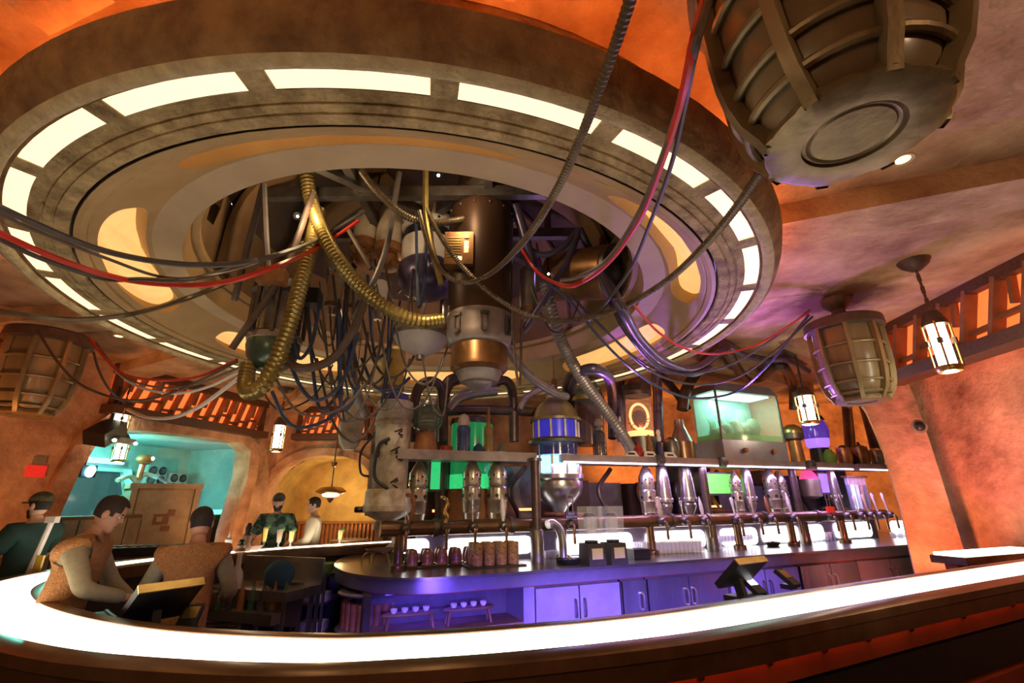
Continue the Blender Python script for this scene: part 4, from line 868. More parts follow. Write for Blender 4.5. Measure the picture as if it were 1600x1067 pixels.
# ------------------------------------------------------------------ taps
def tap(px, lab, style, m, hh=.26):
    u = UVI(px, 818, VR)[0]; o = UV(u, VR - .10, ZR - .24); t = thing('beer_tap', lab, 'tap', o, IA, 'taps on the rail'); zc = .24
    MB().lathe([(.001, -.08), (.045, -.08), (.06, -.03), (.06, .02), (.04, .05), (.001, .06)], 14, axis_m((0, -.02, zc), (0, -1, 0))).build('knuckle', 'steeldark', t)
    b = MB(); b.tube([(0, -.04, zc), (0, -.10, zc - .03), (0, -.11, zc - .12), (0, -.11, .0)], [.024, .022, .018, .02], 8, 4); b.build('spout', 'bronze', t)
    z = zc + .05
    if style == 'lever': pf = [(.001, z), (.014, z), (.018, z + .03), (.012, z + .06), (.02, z + hh * .6), (.026, z + hh * .9), (.015, z + hh), (.001, z + hh)]
    elif style == 'flame': pf = [(.001, z), (.018, z), (.022, z + .04), (.03, z + hh * .35), (.028, z + hh * .6), (.012, z + hh * .9), (.001, z + hh)]
    elif style == 'block': pf = [(.001, z), (.02, z), (.03, z + .03), (.045, z + .08), (.03, z + .12), (.045, z + .17), (.03, z + .22), (.04, z + hh), (.001, z + hh + .02)]
    else: pf = None
    if pf: MB().lathe(pf, 12, Matrix.Translation((0, -.03, 0)) @ Matrix.Rotation(-.12, 4, 'X')).build('handle', m, t)
    elif style == 'figure':
        b = MB(); b.tube([(0, -.03, z), (.01, -.03, z + .07), (-.015, -.03, z + .14), (.012, -.03, z + .21), (0, -.03, z + .27), (-.04, -.04, z + .30)], [.03, .034, .026, .03, .022, .016], 8, 4); b.ell((-.05, -.04, z + .30), (.035, .02, .02)); b.build('handle', m, t)
    elif style == 'sign':
        b = MB(); b.box((-.035, -.03, z + .16), (.012, .012, .14)); b.box((.035, -.03, z + .16), (.012, .012, .14)); b.box((0, -.03, z + .23), (.10, .014, .014)); b.box((0, -.03, z + .32), (.10, .014, .014)); b.box((-.045, -.03, z + .275), (.012, .014, .09)); b.box((.045, -.03, z + .275), (.012, .014, .09)); b.build('frame', 'steel', t)
        MB().box((0, -.04, z + .06), (.17, .03, .10)).build('name_plate', m, t)
    return t
def text_part(body, size, m, parent, mtx):
    c = bpy.data.curves.new('txt', 'FONT'); c.body = body; c.size = size; c.align_x = 'CENTER'; c.align_y = 'CENTER'; c.extrude = .001
    o = bpy.data.objects.new('txt', c); COL.objects.link(o); bpy.context.view_layer.update()
    me = bpy.data.meshes.new_from_object(o.evaluated_get(bpy.context.evaluated_depsgraph_get())); bpy.data.objects.remove(o)
    me.materials.clear(); me.materials.append(MATS[m]); q = bpy.data.objects.new('lettering', me); COL.objects.link(q); q.parent = parent; q.matrix_local = mtx; return q
taps = [(631, 'slender clear tap handle beside the worn tank', 'lever', 'glass', .30), (692, 'gold twisted creature shaped tap handle', 'figure', 'brass', .3), (735, 'tall silver tap handle before the middle beehive canister', 'lever', 'pewter', .36), (782, 'white and red flame shaped tap handle', 'flame', 'plasticwhite', .34),
        (885, 'tap with a small framed blue name plate', 'sign', 'signblue', .3), (1027, 'cream stacked block tap handle', 'block', 'cream', .28), (1062, 'plain silver lever tap before the first smooth tube', 'lever', 'pewter', .24), (1093, 'smooth white curved tap handle left of the violet post', 'flame', 'plasticwhite', .30), (1143, 'thin white tap handle before the lime glow box', 'lever', 'plasticwhite', .28), (1173, 'thin pale tap handle before the second smooth tube', 'lever', 'cream', .28),
        (1197, 'copper coloured tap handle between steel canisters', 'flame', 'copperjar', .3), (1232, 'pointed pale tap handle before the twin canisters', 'flame', 'plasticwhite', .36), (1290, 'tap with framed red name plate', 'sign', 'signred', .3), (1316, 'thin silver tap handle before the last smooth tube', 'lever', 'pewter', .32),
        (1338, 'thin pale tap handle before the blue test tube', 'lever', 'plasticwhite', .3), (1353, 'thin pink tinted tap handle before the white test tube', 'lever', 'cream', .32), (1368, 'thin tap handle beside the tube rack end', 'lever', 'plasticwhite', .34), (1384, 'last thin tap handle on the rail by the pillar', 'lever', 'plasticwhite', .34)]
for px, lab, st, m_, hh in taps:
    t = tap(px, lab, st, m_, hh)
    if m_ == 'signblue':
        text_part('BLUE\nBANTHA', .042, 'plasticwhite', t, rotm((0, -.057, .24 + .05 + .06), 0, pi / 2))
# ------------------------------------------------------------------ upper shelf
ZS = 2.31
us = islthing('display_shelf', 'long violet metal display shelf above the taps with light strips', 'shelf', 2.8, .95, ZS - .10)
segs = [(622, 838, 0), (876, 1026, 1), (1033, 1122, 1), (1129, 1256, 1), (1268, 1330, 1), (1333, 1398, 1)]
for x0, x1, led_ in segs:
    ua = UVI(x0, 700, .70)[0]; ub = UVI(x1, 720, .70)[0]
    sg = MB().box(((ua + ub) / 2 - 2.8, .0, .05), (ub - ua, .50, .10)).build('shelf_board', 'shelfmetal', us)
    MB().box(((ua + ub) / 2 - 2.8, -.255, .05), (ub - ua, .02, .12)).build('front_lip', 'shelfmetal', sg)
    if led_: MB().box(((ua + ub) / 2 - 2.8, -.262, .0), (ub - ua - .06, .03, .022)).build('light_strip', 'ledglow', sg)
for px in (1029, 1126, 1262):
    u = UVI(px, 712, .7)[0]; MB().lathe([(.001, -.06), (.07, -.06), (.07, .06), (.001, .06)], 14, axis_m((u - 2.8, -.27, .07), (1, 0, 0))).build('joint', 'steeldark', us)
MB().tube([(UVI(590, 700, .7)[0] - 2.8, -.1, .05), (UVI(625, 700, .7)[0] - 2.8, -.1, .05)], .05, 10, 1).build('end_pipe', 'pipe', us)
# ------------------------------------------------------------------ canisters, tubes, tanks on and under the shelf
V1 = PVm(1.02)
BE = 'beehive topped steel canisters'
def beehive(px, y0, y1, hw, lab):
    h = y1 - y0; Y = lambda f: y0 + h * f
    t = turned('beehive_canister', lab, 'canister', px, [('cone_top', 'canister', [(Y(0), 1), (Y(.03), hw * .12), (Y(.14), hw * .55), (Y(.22), hw * .80), (Y(.24), hw * .8)]),
        ('vent_band', 'canister', [(Y(.23), hw * .88), (Y(.25), hw * .92), (Y(.43), hw * .92), (Y(.48), hw * .8)]), ('shoulder', 'pewter', [(Y(.47), hw * .95), (Y(.49), hw), (Y(.52), hw)]),
        ('lower_body', 'canister', [(Y(.52), hw * .97), (Y(.66), hw * .95), (Y(.665), hw), (Y(.68), hw * .95), (Y(.85), hw * .88), (Y(.855), hw * .93), (Y(.87), hw * .86), (Y(1), hw * .72)])], V1, BE, 22)
    s = t['s']; zb = t.location.z
    for k in range(12):
        a = radians(-165 + 28 * k); z = V1(px, Y(.30 + .06 * (k % 2))).z - zb; MB().lathe([(.001, 0), (.013, 0), (.013, .006), (.001, .006)], 8, axis_m((hw * .92 * s * cos(a), hw * .92 * s * sin(a), z), (cos(a), sin(a), 0))).build('vent_hole', 'black', t)
    for k in range(4):
        a = radians(-150 + 60 * k); z = V1(px, Y(.60)).z - zb; MB().lathe([(.001, 0), (.025, 0), (.025, .008), (.001, .008)], 10, axis_m((hw * .95 * s * cos(a), hw * .95 * s * sin(a), z), (cos(a), sin(a), 0))).build('port_hole', 'black', t)
for px, y0, y1, hw, lab in ((650, 714, 818, 16.5, 'beehive canister beside the worn white tank'), (736, 711, 816, 16, 'beehive canister before the green glow, tap in front'), (777, 711, 816, 16.5, 'beehive canister with flame tap in front'), (1016, 722, 814, 13.5, 'beehive canister left of the smooth tubes'),
                            (1157, 732, 808, 10.5, 'beehive canister beside the lime glow box'), (1213, 728, 806, 13, 'wider of the two side by side beehive canisters'), (1230, 734, 804, 9.5, 'slimmer of the two side by side beehive canisters')):
    beehive(px, y0, y1, hw, lab)
for px, y0, y1, hw, lab in ((1042, 722, 812, 12.5, 'smooth bullet tube with studs, first of the pair by the violet post'), (1079, 722, 810, 13.5, 'smooth bullet tube with studs, nearer the violet post'), (1176, 726, 806, 11, 'smooth bullet tube between beehive canisters'), (1312, 730, 800, 9, 'smooth bullet tube left of the test tubes')):
    h = y1 - y0; Y = lambda f: y0 + h * f
    t = turned('bullet_tube', lab, 'canister', px, [('tube', 'pewter', [(Y(-.05), hw * .55), (Y(.1), hw * .7), (Y(.3), hw * .88), (Y(.6), hw), (Y(.66), hw)]), ('stud_band', 'steel', [(Y(.62), hw * 1.06), (Y(.66), hw * 1.1), (Y(.70), hw * 1.05)]), ('cup', 'pewter', [(Y(.70), hw * .8), (Y(.75), hw * .98), (Y(.8), hw * .9), (Y(.93), hw * .5), (Y(1), hw * .6)])], V1, 'smooth bullet tubes', 20)
    s = t['s']
    for k in range(8): a = 2 * pi * k / 8; MB().ell((hw * 1.1 * s * cos(a), hw * 1.1 * s * sin(a), V1(px, Y(.65)).z - t.location.z), (.016, .016, .024), 8, 5).build('stud', 'steel', t)
# test tube rack
t = thing('tube_rack', 'rack of tall test tubes with blue and white liquids by the pillar', 'rack', V1(1348, 800), IA); s = mpp(t.location); Hh = V1(1348, 745).z - t.location.z
MB().box((0, 0, .02), (.62, .12, .04)).build('base', 'brass', t); MB().box((0, 0, Hh), (.62, .12, .03)).build('top_bar', 'boothwood', t)
for k, m_ in enumerate(('glassblue', 'skyglow', 'plasticwhite', 'glassamber', 'glassdark')):
    x = -.25 + .125 * k; tb = MB().lathe([(.001, .04), (.035, .06), (.04, Hh - .02), (.001, Hh - .02)], 12, Matrix.Translation((x, 0, 0))).build('test_tube', 'glass', t); MB().lathe([(.001, .05), (.03, .07), (.03, Hh * .75), (.001, Hh * .78)], 10, Matrix.Translation((x, 0, 0))).build('liquid', m_, tb)
# big blue lantern through the shelf gap
t = turned('blue_lantern', 'big copper domed lantern with blue windows and a pewter bowl', 'lantern', 874, [
    ('antenna', 'rust', [(555, 1), (592, 2), (594, 5), (618, 6)]), ('cap', 'cream', [(617, 10), (620, 15), (626, 14)]), ('dome', 'lampmetal', [(624, 14), (632, 26), (642, 34), (652, 38), (656, 43), (660, 43)]), ('upper_window', 'blueglow', [(659, 36), (688, 36)]), ('upper_sill', 'steeldark', [(687, 45), (690, 47), (694, 46)]),
    ('neck', 'glassblue', [(693, 34), (714, 34)]), ('lit_window', 'skyglow', [(712, 34), (741, 34)]), ('bowl_rim', 'pewter', [(740, 38), (742, 41), (748, 41), (752, 37)]), ('bowl', 'pewter', [(752, 38), (760, 39), (772, 36), (784, 26), (792, 16), (800, 10)])], PVm(1.05), seg=32)
s = t['s']
for k in range(10):
    a = 2 * pi * k / 10; r = 37 * s
    for y0, y1 in ((658, 690), (712, 742)):
        za, zb = PV(874, y0, 1.05).z - t.location.z, PV(874, y1, 1.05).z - t.location.z; b = MB(); b.bar((r * cos(a), r * sin(a), zb), (r * cos(a), r * sin(a), za), .04, .03); b.build('window_bar', 'steeldark', t)
# worn white tank at the left
t = turned('worn_tank', 'tall worn white tank with black scratches at the island end', 'tank', 604, [
    ('blue_ring', 'signblue', [(616, 22), (629, 22)]), ('top', 'creamworn', [(627, 28), (629, 31), (640, 31), (644, 34), (652, 33), (656, 30), (662, 33), (664, 32)]), ('body', 'creamworn', [(664, 30), (690, 30), (694, 29), (770, 29), (772, 28)]), ('lower_band', 'creamworn', [(764, 34), (768, 37), (786, 37), (790, 40), (798, 39), (806, 30), (812, 18)])], PVm(.95), seg=32)
s = t['s']; b = MB(); r = 30 * s
for nm, pts, rr, m_ in (('feed_pipe', [(.02, -r * 1.0, .95), (-.1, -r * 1.15, .85), (-.12, -r * 1.15, .5), (.05, -r * 1.1, .35)], .022, 'rubber'), ('side_pipe', [(r * .9, -.1, .3), (r * 1.5, -.15, .25), (r * 1.5, -.15, .05), (r * 1.1, -.1, -.15)], .022, 'rust'), ('loop_wire', [(-r, -.1, 1.0), (-r * 1.6, -.1, .8), (-r * 1.5, -.1, .55), (-r, -.1, .5)], .014, 'rubber'), ('valve_arm', [(-r * 1.0, -.05, .12), (-r * 1.35, -.1, .12), (-r * 1.6, -.1, .12)], .035, 'black')):
    b = MB(); b.tube(pts, rr, 8, 5); b.build(nm, m_, t)
b = MB(); b.box((-r * .96, -r * .25, .55), (.05, .09, 1.0)); b.build('bracket', 'steeldark', t)
for k in range(3):
    b = MB(); x = (-.45 + .45 * k) * r; b.tube([(x, -r * .6, -.02), (x, -r * .6, -.10)], .02, 6, 1); b.build('drip_nozzle', 'steel', t)
for k, (a, z, l_, tl) in enumerate(((-60, 1.05, .10, .4), (-52, 1.0, .07, -.3), (-66, .82, .12, .5), (-55, .78, .09, .2), (-50, .72, .10, -.2), (-62, .45, .10, .6), (-57, .38, .07, -.5), (-64, .33, .09, .3), (-52, .2, .12, -.4), (-100, .9, .06, .2), (-118, .3, .08, .7), (-58, .1, .09, .5))):
    a = radians(a); m_ = Matrix.Translation((r * 1.0 * cos(a), r * 1.0 * sin(a), z)) @ Matrix.Rotation(a, 4, 'Z') @ Matrix.Rotation(tl, 4, 'X'); MB().box((0, 0, 0), (.012, l_, .018), m_).box((0, .02, -.025), (.012, l_ * .5, .014), m_).build('scratch', 'black', t)
turned('green_tank', 'wide glass cylinder of green glowing liquid behind two beehive canisters', 'tank', 734, [('lid', 'steeldark', [(652, 20), (656, 36), (664, 38)]), ('liquid', 'greenliquid', [(664, 35), (742, 35)]), ('glow_band', 'greenglow', [(742, 35.5), (764, 35.5)]), ('base', 'rust', [(764, 38), (776, 39), (860, 34)])], PVm(1.5), seg=28)
turned('glass_pod', 'cream ribbed glass pod lamp hanging left of the worn tank', 'pod', 545, [('cap', 'cream', [(628, 8), (634, 14), (644, 16)]), ('body', 'creamworn', [(644, 17), (650, 19), (682, 19), (694, 16), (703, 9)]), ('hoop', 'cream', [(662, 20), (666, 20.5), (670, 20)]), ('hanger', 'rubber', [(500, .7), (630, .7)])], PYm(6.6), seg=20, base=703)
# ------------------------------------------------------------------ glow pieces and dark machinery behind
VB = PVm(1.75)
def box_thing(name, label, cat, x0, y0, x1, y1, v, m, depth=.2, frame='steeldark', fr=.03, group=None):
    p0, p1 = PV(x0, y1, v), PV(x1, y0, v); W = (p1 - p0).dot(IU); Hh = p1.z - p0.z; c = p0 + IU * (W / 2)
    t = thing(name, label, cat, (c.x, c.y, p0.z), IA, group)
    MB().box((0, depth / 2, Hh / 2), (W - fr * 2, depth, Hh - fr * 2)).build('glow', m, t)
    for z in (fr / 2, Hh - fr / 2): MB().box((0, depth / 2, z), (W, depth + .04, fr)).build('frame_rail', frame, t)
    for x in (-W / 2 + fr / 2, W / 2 - fr / 2): MB().box((x, depth / 2, Hh / 2), (fr, depth + .04, Hh)).build('frame_post', frame, t)
    return t
for x0, y0, x1, y1, m_, lab in ((668, 718, 692, 768, 'greenglow', 'small green lit cabinet behind the first beehive canister'), (1101, 738, 1150, 774, 'limeglow', 'lime green lit tank box right of the violet post'), (1282, 738, 1302, 772, 'violetglow', 'small violet lit box before the last smooth tube')):
    box_thing('lit_cabinet', lab, 'cabinet', x0, y0, x1, y1, 1.5 if x0 < 1000 else 1.25, m_, group='lit cabinets')
mach = thing('back_machinery', 'dark wall of machinery boxes and panels behind the taps', 'machine', UV(2.8, 2.0, .955), IA)
R3 = random.Random(5)
x = -4.1
while x < 5.4:
    w_ = .35 + .5 * R3.random(); h_ = .95 + .5 * R3.random(); MB().box((x + w_ / 2, R3.random() * .2, h_ / 2), (w_ * .92, .5, h_)).build('box_panel', ('steeldark', 'pipe', 'drumdark', 'cabinetdark', 'drumdark')[int(R3.random() * 5)], mach); x += w_
for k in range(12):
    x = -4 + k * .8; b = MB(); b.tube([(x, -.3, .1), (x + .1, -.32, .5), (x - .05, -.3, .9), (x + .25, -.25, 1.25)], .04, 8, 5); b.build('machine_pipe', ('pipe', 'rust')[k % 2], mach)
for k in range(9): b = MB(); b.tube([(-4 + k * 1.05, -.34, .35 + .1 * (k % 3)), (-3.2 + k * 1.05, -.34, .33 + .1 * (k % 3))], .03, 8, 1); b.build('amber_tube', 'rust', mach)
for x in (-3.5, -2.2, .3, 1.6, 3.2): MB().box((x, -.33, .62), (.28, .02, .035)).build('ember_light', 'emberglow', mach)
# pipes standing on and behind the shelf
def vpipe(lab, pts, r, m='pipe', v=1.35, nm='pipe_run'):
    P = [fit_under(p, PV(p[0], p[1], p[2] if len(p) > 2 else v), r) for p in pts]; b = MB(); b.tube(P, r, 12, 6); return tag(b.build(nm, m), lab, 'pipe', 'pipes behind the shelf')
vpipe('dark arched pipe left of the drum nose', [(648, 690), (646, 640), (655, 605), (675, 596), (690, 610), (692, 660), (692, 690)], .075)
vpipe('thick dark upright pipe beside the green glow', [(690, 830, 1.6), (690, 740, 1.6), (690, 640, 1.6), (700, 600, 1.6), (720, 590, 1.6)], .10)
vpipe('level dark pipe above the amber bottle', [(694, 642), (740, 640), (800, 641), (850, 645)], .075)
vpipe('elbow pipe below the drum nose at its right', [(770, 600), (785, 594), (797, 602), (802, 630), (803, 690)], .075)
vpipe('blue grey crosspipe under the drum nose', [(700, 640), (716, 622), (740, 614), (775, 610)], .085, 'greyhose')
vpipe('pale curved pipe feeding the copper dome', [(812, 640, 1.1), (822, 622, 1.1), (845, 608, 1.1), (866, 604, 1.1)], .05, 'shelfmetal')
vpipe('violet arched pipe over the dark glass dome', [(893, 680), (892, 620), (898, 590), (918, 577), (940, 580), (954, 598), (957, 640), (957, 685)], .075, 'purplepipe')
vpipe('brown arched pipe tight beside the copper dome', [(884, 660, 1.5), (884, 610, 1.5), (890, 590, 1.5), (903, 580, 1.5)], .06)
vpipe('tall dark arched pipe over the glowing specimen tank', [(972, 690), (970, 640), (970, 585), (980, 560), (1000, 548), (1020, 560), (1026, 590), (1030, 690)], .085, 'purplepipe')
vpipe('thick brown pipe rising from the steel cone flask', [(1066, 640, 1.1), (1070, 615, 1.1), (1084, 588, 1.15), (1108, 560, 1.3), (1132, 540, 1.5)], .10)
vpipe('brown pipe dipping behind the fish tank', [(1132, 540, 1.5), (1150, 572, 1.6), (1168, 592, 1.6), (1190, 590, 1.6), (1208, 574, 1.6), (1224, 572, 1.6), (1238, 600, 1.6), (1240, 640, 1.6)], .085)
vpipe('grey pipe running off toward the violet cage lamp', [(1134, 538, 1.5), (1165, 555, 1.5), (1200, 562, 1.5), (1230, 562, 1.5), (1262, 580, 1.5)], .06, 'purplepipe')
vpipe('slanting brown pipe behind the specimen tank', [(1020, 575, 1.8), (1050, 605, 1.8), (1075, 640, 1.8)], .08)
vpipe('upright dark pipe above the copper jar', [(1312, 560, 1.6), (1322, 628, 1.6), (1328, 690, 1.3), (1330, 722, 1.0)], .10)
vpipe('slanting dark pipe above the last jars', [(1332, 580, 1.6), (1346, 625, 1.6), (1358, 665, 1.3), (1372, 722, 1.0)], .09)
vpipe('black looped pipe on the pillar at the shelf end', [(1396, 725, .9), (1402, 740, .9), (1415, 752, .9), (1428, 752, .9)], .06, 'rubber')
# ------------------------------------------------------------------ things on the shelf
VS = PVm(.92)
ys = 692
def ysh(px): return 692 + (px - 640) * .0385 if px > 860 else 692
SHG = 'vessels on the display shelf'
def vessel(name, lab, cat, px, parts, v=.92, seg=18):
    P = PVm(v); o = P(px, parts[-1][2][-1][0]); dz = ZS + .002 - o.z
    t = turned(name, lab, cat, px, parts, P, None, seg); t.location.z += dz; return t
vessel('round_flask', 'big round green tinted glass flask on a dark stand', 'flask', 665, [('rim', 'steel', [(612, 12), (616, 14), (620, 13)]), ('globe', 'glassgreen', [(618, 12), (624, 20), (634, 25), (644, 26), (654, 22), (661, 12)]), ('stand', 'rust', [(660, 12), (664, 14), (672, 16), (692, 20)])])
vessel('red_lid_jar', 'low jar with a red lid', 'jar', 698, [('lid', 'glassred', [(682, 9), (684, 10), (691, 10)]), ('base', 'glassred', [(690, 9), (692, 9)])])
vessel('beaded_bottle', 'dark blue beaded bottle with bubbly pale stopper', 'bottle', 724, [('stopper', 'cream', [(632, 3), (636, 8), (643, 10), (650, 9)]), ('shoulder', 'glassblue', [(648, 8), (654, 11), (660, 11)]), ('body', 'glassblue', [(660, 10.5), (672, 11), (692, 11)])])
vessel('perfume_bottle', 'small dark perfume bottle with a spike stopper', 'bottle', 748, [('spike', 'brass', [(666, .8), (674, 1), (678, 2)]), ('ball', 'glassblue', [(677, 3), (682, 8), (687, 9), (692, 6)])])
vessel('amber_bottle', 'tall thin amber bottle with a long neck', 'bottle', 763, [('neck', 'glassamber', [(620, 2), (640, 2.5), (650, 4)]), ('body', 'glassamber', [(650, 6), (660, 7), (676, 6), (684, 8), (692, 7)])])
vessel('green_decanter', 'dark green decanter lying behind the amber bottle', 'decanter', 782, [('body', 'glassgreen', [(664, 3), (670, 5), (680, 7), (692, 7)]), ('band', 'brass', [(676, 7), (678, 7.4), (680, 7)])])
vessel('floral_bottle', 'speckled dark bottle with a flower shaped stopper', 'bottle', 937, [('flower_stopper', 'cream', [(639, 4), (643, 8), (649, 8), (653, 3), (656, 3)]), ('body', 'glassdark', [(656, 6), (662, 10), (672, 11), (697, 11)])])
vessel('orb_flask', 'round clear flask with stacked grey stopper', 'flask', 972, [('stopper', 'whitepaint', [(634, 1), (646, 2), (648, 6), (654, 7), (658, 5), (662, 8), (667, 7)]), ('globe', 'glassclear', [(666, 7), (670, 12), (680, 16), (690, 15), (697, 8)])])
vessel('red_perfume', 'tiny red perfume bottle beside the clear orb flask', 'bottle', 997, [('stopper', 'glassred', [(670, 1), (676, 2.5), (679, 1.5)]), ('body', 'glassred', [(679, 4), (686, 8), (694, 8), (698, 5)])], .85)
vessel('figurine_bottle', 'dark amber figurine bottle before the specimen tank', 'bottle', 1015, [('head', 'glassamber', [(662, 2), (666, 3), (670, 2)]), ('body', 'glassamber', [(670, 3), (682, 5), (698, 5)])], .85)
vessel('jewel_bottle', 'beaded pale jewel bottle right of the specimen tank', 'bottle', 1031, [('beads', 'whitepaint', [(656, 2), (660, 3.5), (664, 2.5), (669, 4), (674, 3)]), ('body', 'glassblue', [(674, 4), (684, 5), (700, 6)])], .85)
vessel('dark_pot', 'squat dark pot with a silver lid', 'pot', 1049, [('lid', 'pewter', [(666, 3), (669, 9), (673, 11)]), ('pot', 'steeldark', [(673, 12), (684, 14), (700, 11)])])
vessel('cone_flask', 'tall steel cone flask under the thick brown pipe', 'flask', 1066, [('neck', 'pewter', [(638, 8), (648, 8), (650, 9)]), ('cone', 'pewter', [(650, 9), (668, 17), (672, 19)]), ('base', 'bronze', [(672, 20), (700, 20)])], 1.1)
# specimen tank
t = vessel('specimen_tank', 'glowing orange specimen cylinder with a dark spiny coral lump', 'tank', 1003, [('dome_cap', 'steeldark', [(566, 4), (570, 14), (580, 19), (586, 21)]), ('cap_band', 'pipe', [(586, 24), (602, 24)]), ('glass', 'glassclear', [(602, 22), (664, 22)]), ('glow_floor', 'emberglow', [(655, 20.5), (664, 20.5)]), ('base', 'steeldark', [(664, 24), (698, 25)])], 1.12, 24)
s = t['s']; z0 = PV(1003, 657, 1.12).z - PV(1003, 698, 1.12).z
b = MB(); b.ell((.0, .02, z0 + .22), (.12, .12, .17), 12, 8)
for k in range(46):
    a = 2.4 * k; e = -1 + 2 * (k + .5) / 46; rr = (1 - e * e) ** .5; d = Vector((rr * cos(a), rr * sin(a), e)); b.tube([Vector((0, .02, z0 + .2)) + d * .1, Vector((0, .02, z0 + .2)) + d * .19], [.012, .004], 4, 1)
b.build('coral_lump', 'coral', t); lamp('POINT', t.location + Vector((0, -.05, z0 + .08)), 2.5, (1, .35, .12), .03)
b = MB(); b.tube([(.15 * cos(a), -.02, z0 + .27 + .21 * sin(a)) for a in [2 * pi * k / 16 for k in range(17)]], .022, 8, 2); b.build('glow_hoop', 'emberglow', t)
turned('bell_jar', 'dark domed glass bell jar under the violet arched pipe', 'jar', 922, [('dome', 'glassgreen', [(592, 4), (596, 14), (604, 22), (614, 25), (622, 26)]), ('band', 'brass', [(622, 28), (628, 28)]), ('body', 'glassdark', [(628, 24), (696, 24)])], PVm(1.15))
# white trapezoid card holders
for px in (985, 1014, 1045):
    o = PV(px, 700, .74); o.z = ZS + .022; t = thing('card_holder', 'white trapezoid card holder on the shelf lip below the %s' % ('clear orb flask' if px == 985 else 'figurine bottle' if px == 1014 else 'dark pot'), 'card holder', o, IA, 'card holders')
    MB().prism([(-.13, -.03), (.13, -.03), (.085, .06), (-.085, .06)], .02, rotm((0, 0, .012), 0, radians(70))).build('plate', 'plasticwhite', t)
    MB().box((0, -.022, .02), (.12, .006, .03), rotm((0, 0, 0), 0, radians(-20))).build('slot', 'black', t)
# fish tank
t = thing('fish_tank', 'rectangular fish tank glowing pale green on a violet stand', 'aquarium', UV(UVI(1158, 700, 1.05)[0], 1.05, ZS + .002), IA); s = mpp(t.location); W = 130 * s; D = .62; z0 = PV(1158, 688, .74).z - ZS; Hh = PV(1158, 613, .74).z - ZS - z0
MB().box((0, 0, z0 / 2), (W * 1.02, D * 1.04, z0)).build('stand', 'cabinet', t)
for x in (-.2, .25): MB().lathe([(.001, 0), (.04, 0), (.04, .05), (.001, .06)], 12, axis_m((x * W, -D * .53, z0 / 2), (0, -1, 0))).build('knob', 'rust', t)
MB().box((0, 0, z0 + .06), (W * .96, D * .92, .10)).build('gravel', 'leaf', t)
MB().box((0, D * .44, z0 + Hh / 2), (W * .95, .02, Hh)).build('back_glow', 'djwhite', t)
for nm, c, sz in (('glass_front', (0, -D / 2, z0 + Hh / 2), (W, .015, Hh)), ('glass_side', (-W / 2, 0, z0 + Hh / 2), (.015, D, Hh)), ('glass_side', (W / 2, 0, z0 + Hh / 2), (.015, D, Hh))): MB().box(c, sz).build(nm, 'tankglass', t)
for x in (-W / 2, W / 2): MB().box((x, -D / 2, z0 + Hh / 2), (.03, .03, Hh)).build('corner_bar', 'steeldark', t)
hd = MB().box((0, 0, z0 + Hh + .07), (W * 1.04, D * 1.06, .16), None, .86).build('hood', 'cabinet', t)
for k in range(3): MB().box((-.05 + .25 * W * k, -.1, z0 + Hh + .155), (.18, .08, .02)).build('hood_light', 'tealglow', hd)
MB().box((0, 0, z0 + Hh - .02), (W * .9, D * .7, .02)).build('lamp_tube', 'fishglow' if 'fishglow' in MATS else 'backglow', t)
for k in range(5):
    b = MB(); x = (-.3 + .15 * k) * W; b.ell((x, .05, z0 + .15 + .04 * k), (.16, .10, .12 + .05 * (k % 3)), 10, 7); b.build('rock', 'stonegrey', t)
for k in range(6):
    b = MB(); x = (-.4 + .15 * k) * W
    for j in range(4): b.tube([(x + .03 * j, .1, z0 + .1), (x + .04 * j + .03, .08, z0 + .3), (x + .05 * j - .02, .1, z0 + .42 + .04 * (k % 3))], [.014, .008, .003], 5, 3)
    b.build('water_plant', 'leaf', t)
lamp('AREA', t.location + Vector((0, 0, z0 + Hh - .04)), 12, (.35, 1, .72), .8, t.location + Vector((0, 0, z0)), sy=.3)
vessel('brass_disc_jar', 'dark jar with a wide brass disc top beside the fish tank', 'jar', 1246, [('lid', 'brass', [(655, 8), (660, 16), (664, 19), (668, 19)]), ('neck', 'steeldark', [(668, 18), (676, 18), (679, 12)]), ('body', 'copperjar', [(679, 11), (714, 12)])], 1.0)
vessel('violet_ball_tank', 'glowing violet glass ball tank on a dark base', 'tank', 1283, [('cap', 'black', [(638, 8), (642, 16), (648, 20)]), ('ball', 'violetball' if 'violetball' in MATS else 'glassblue', [(645, 14), (652, 20), (664, 23), (676, 21)]), ('glow_base', 'violetglow', [(676, 20), (686, 19), (690, 14)]), ('foot', 'black', [(690, 16), (716, 18)])], 1.15)
vessel('green_jug', 'green glazed jug lying among the copper jars', 'jug', 1297, [('neck', 'leaf', [(694, 5), (698, 7)]), ('body', 'leaf', [(698, 9), (706, 12), (717, 10)])], .95)
vessel('copper_jar', 'round copper jar left of its darker neighbour', 'jar', 1321, [('lid', 'bronze', [(688, 4), (692, 10)]), ('body', 'copperjar', [(692, 12), (704, 14), (718, 11)])], .95)
vessel('copper_jar', 'dark copper pot with knob lid near the shelf end', 'jar', 1347, [('knob', 'bronze', [(683, 2), (687, 3), (690, 10)]), ('body', 'drumcopper', [(691, 13), (704, 15), (719, 12)])], .95)
vessel('copper_jar', 'grey violet round jar last on the shelf', 'jar', 1371, [('lid', 'pewter', [(693, 5), (696, 10)]), ('body', 'drumgrey', [(696, 11), (708, 12), (720, 9)])], .95)
vessel('pink_bell', 'magenta glass bell above a steel drum under the shelf', 'lamp', 1268, [('bell', 'pinkglow', [(724, 6), (730, 12), (738, 16)]), ('drum', 'canister', [(738, 18), (764, 17), (768, 8)])], 1.3).location.z -= .62
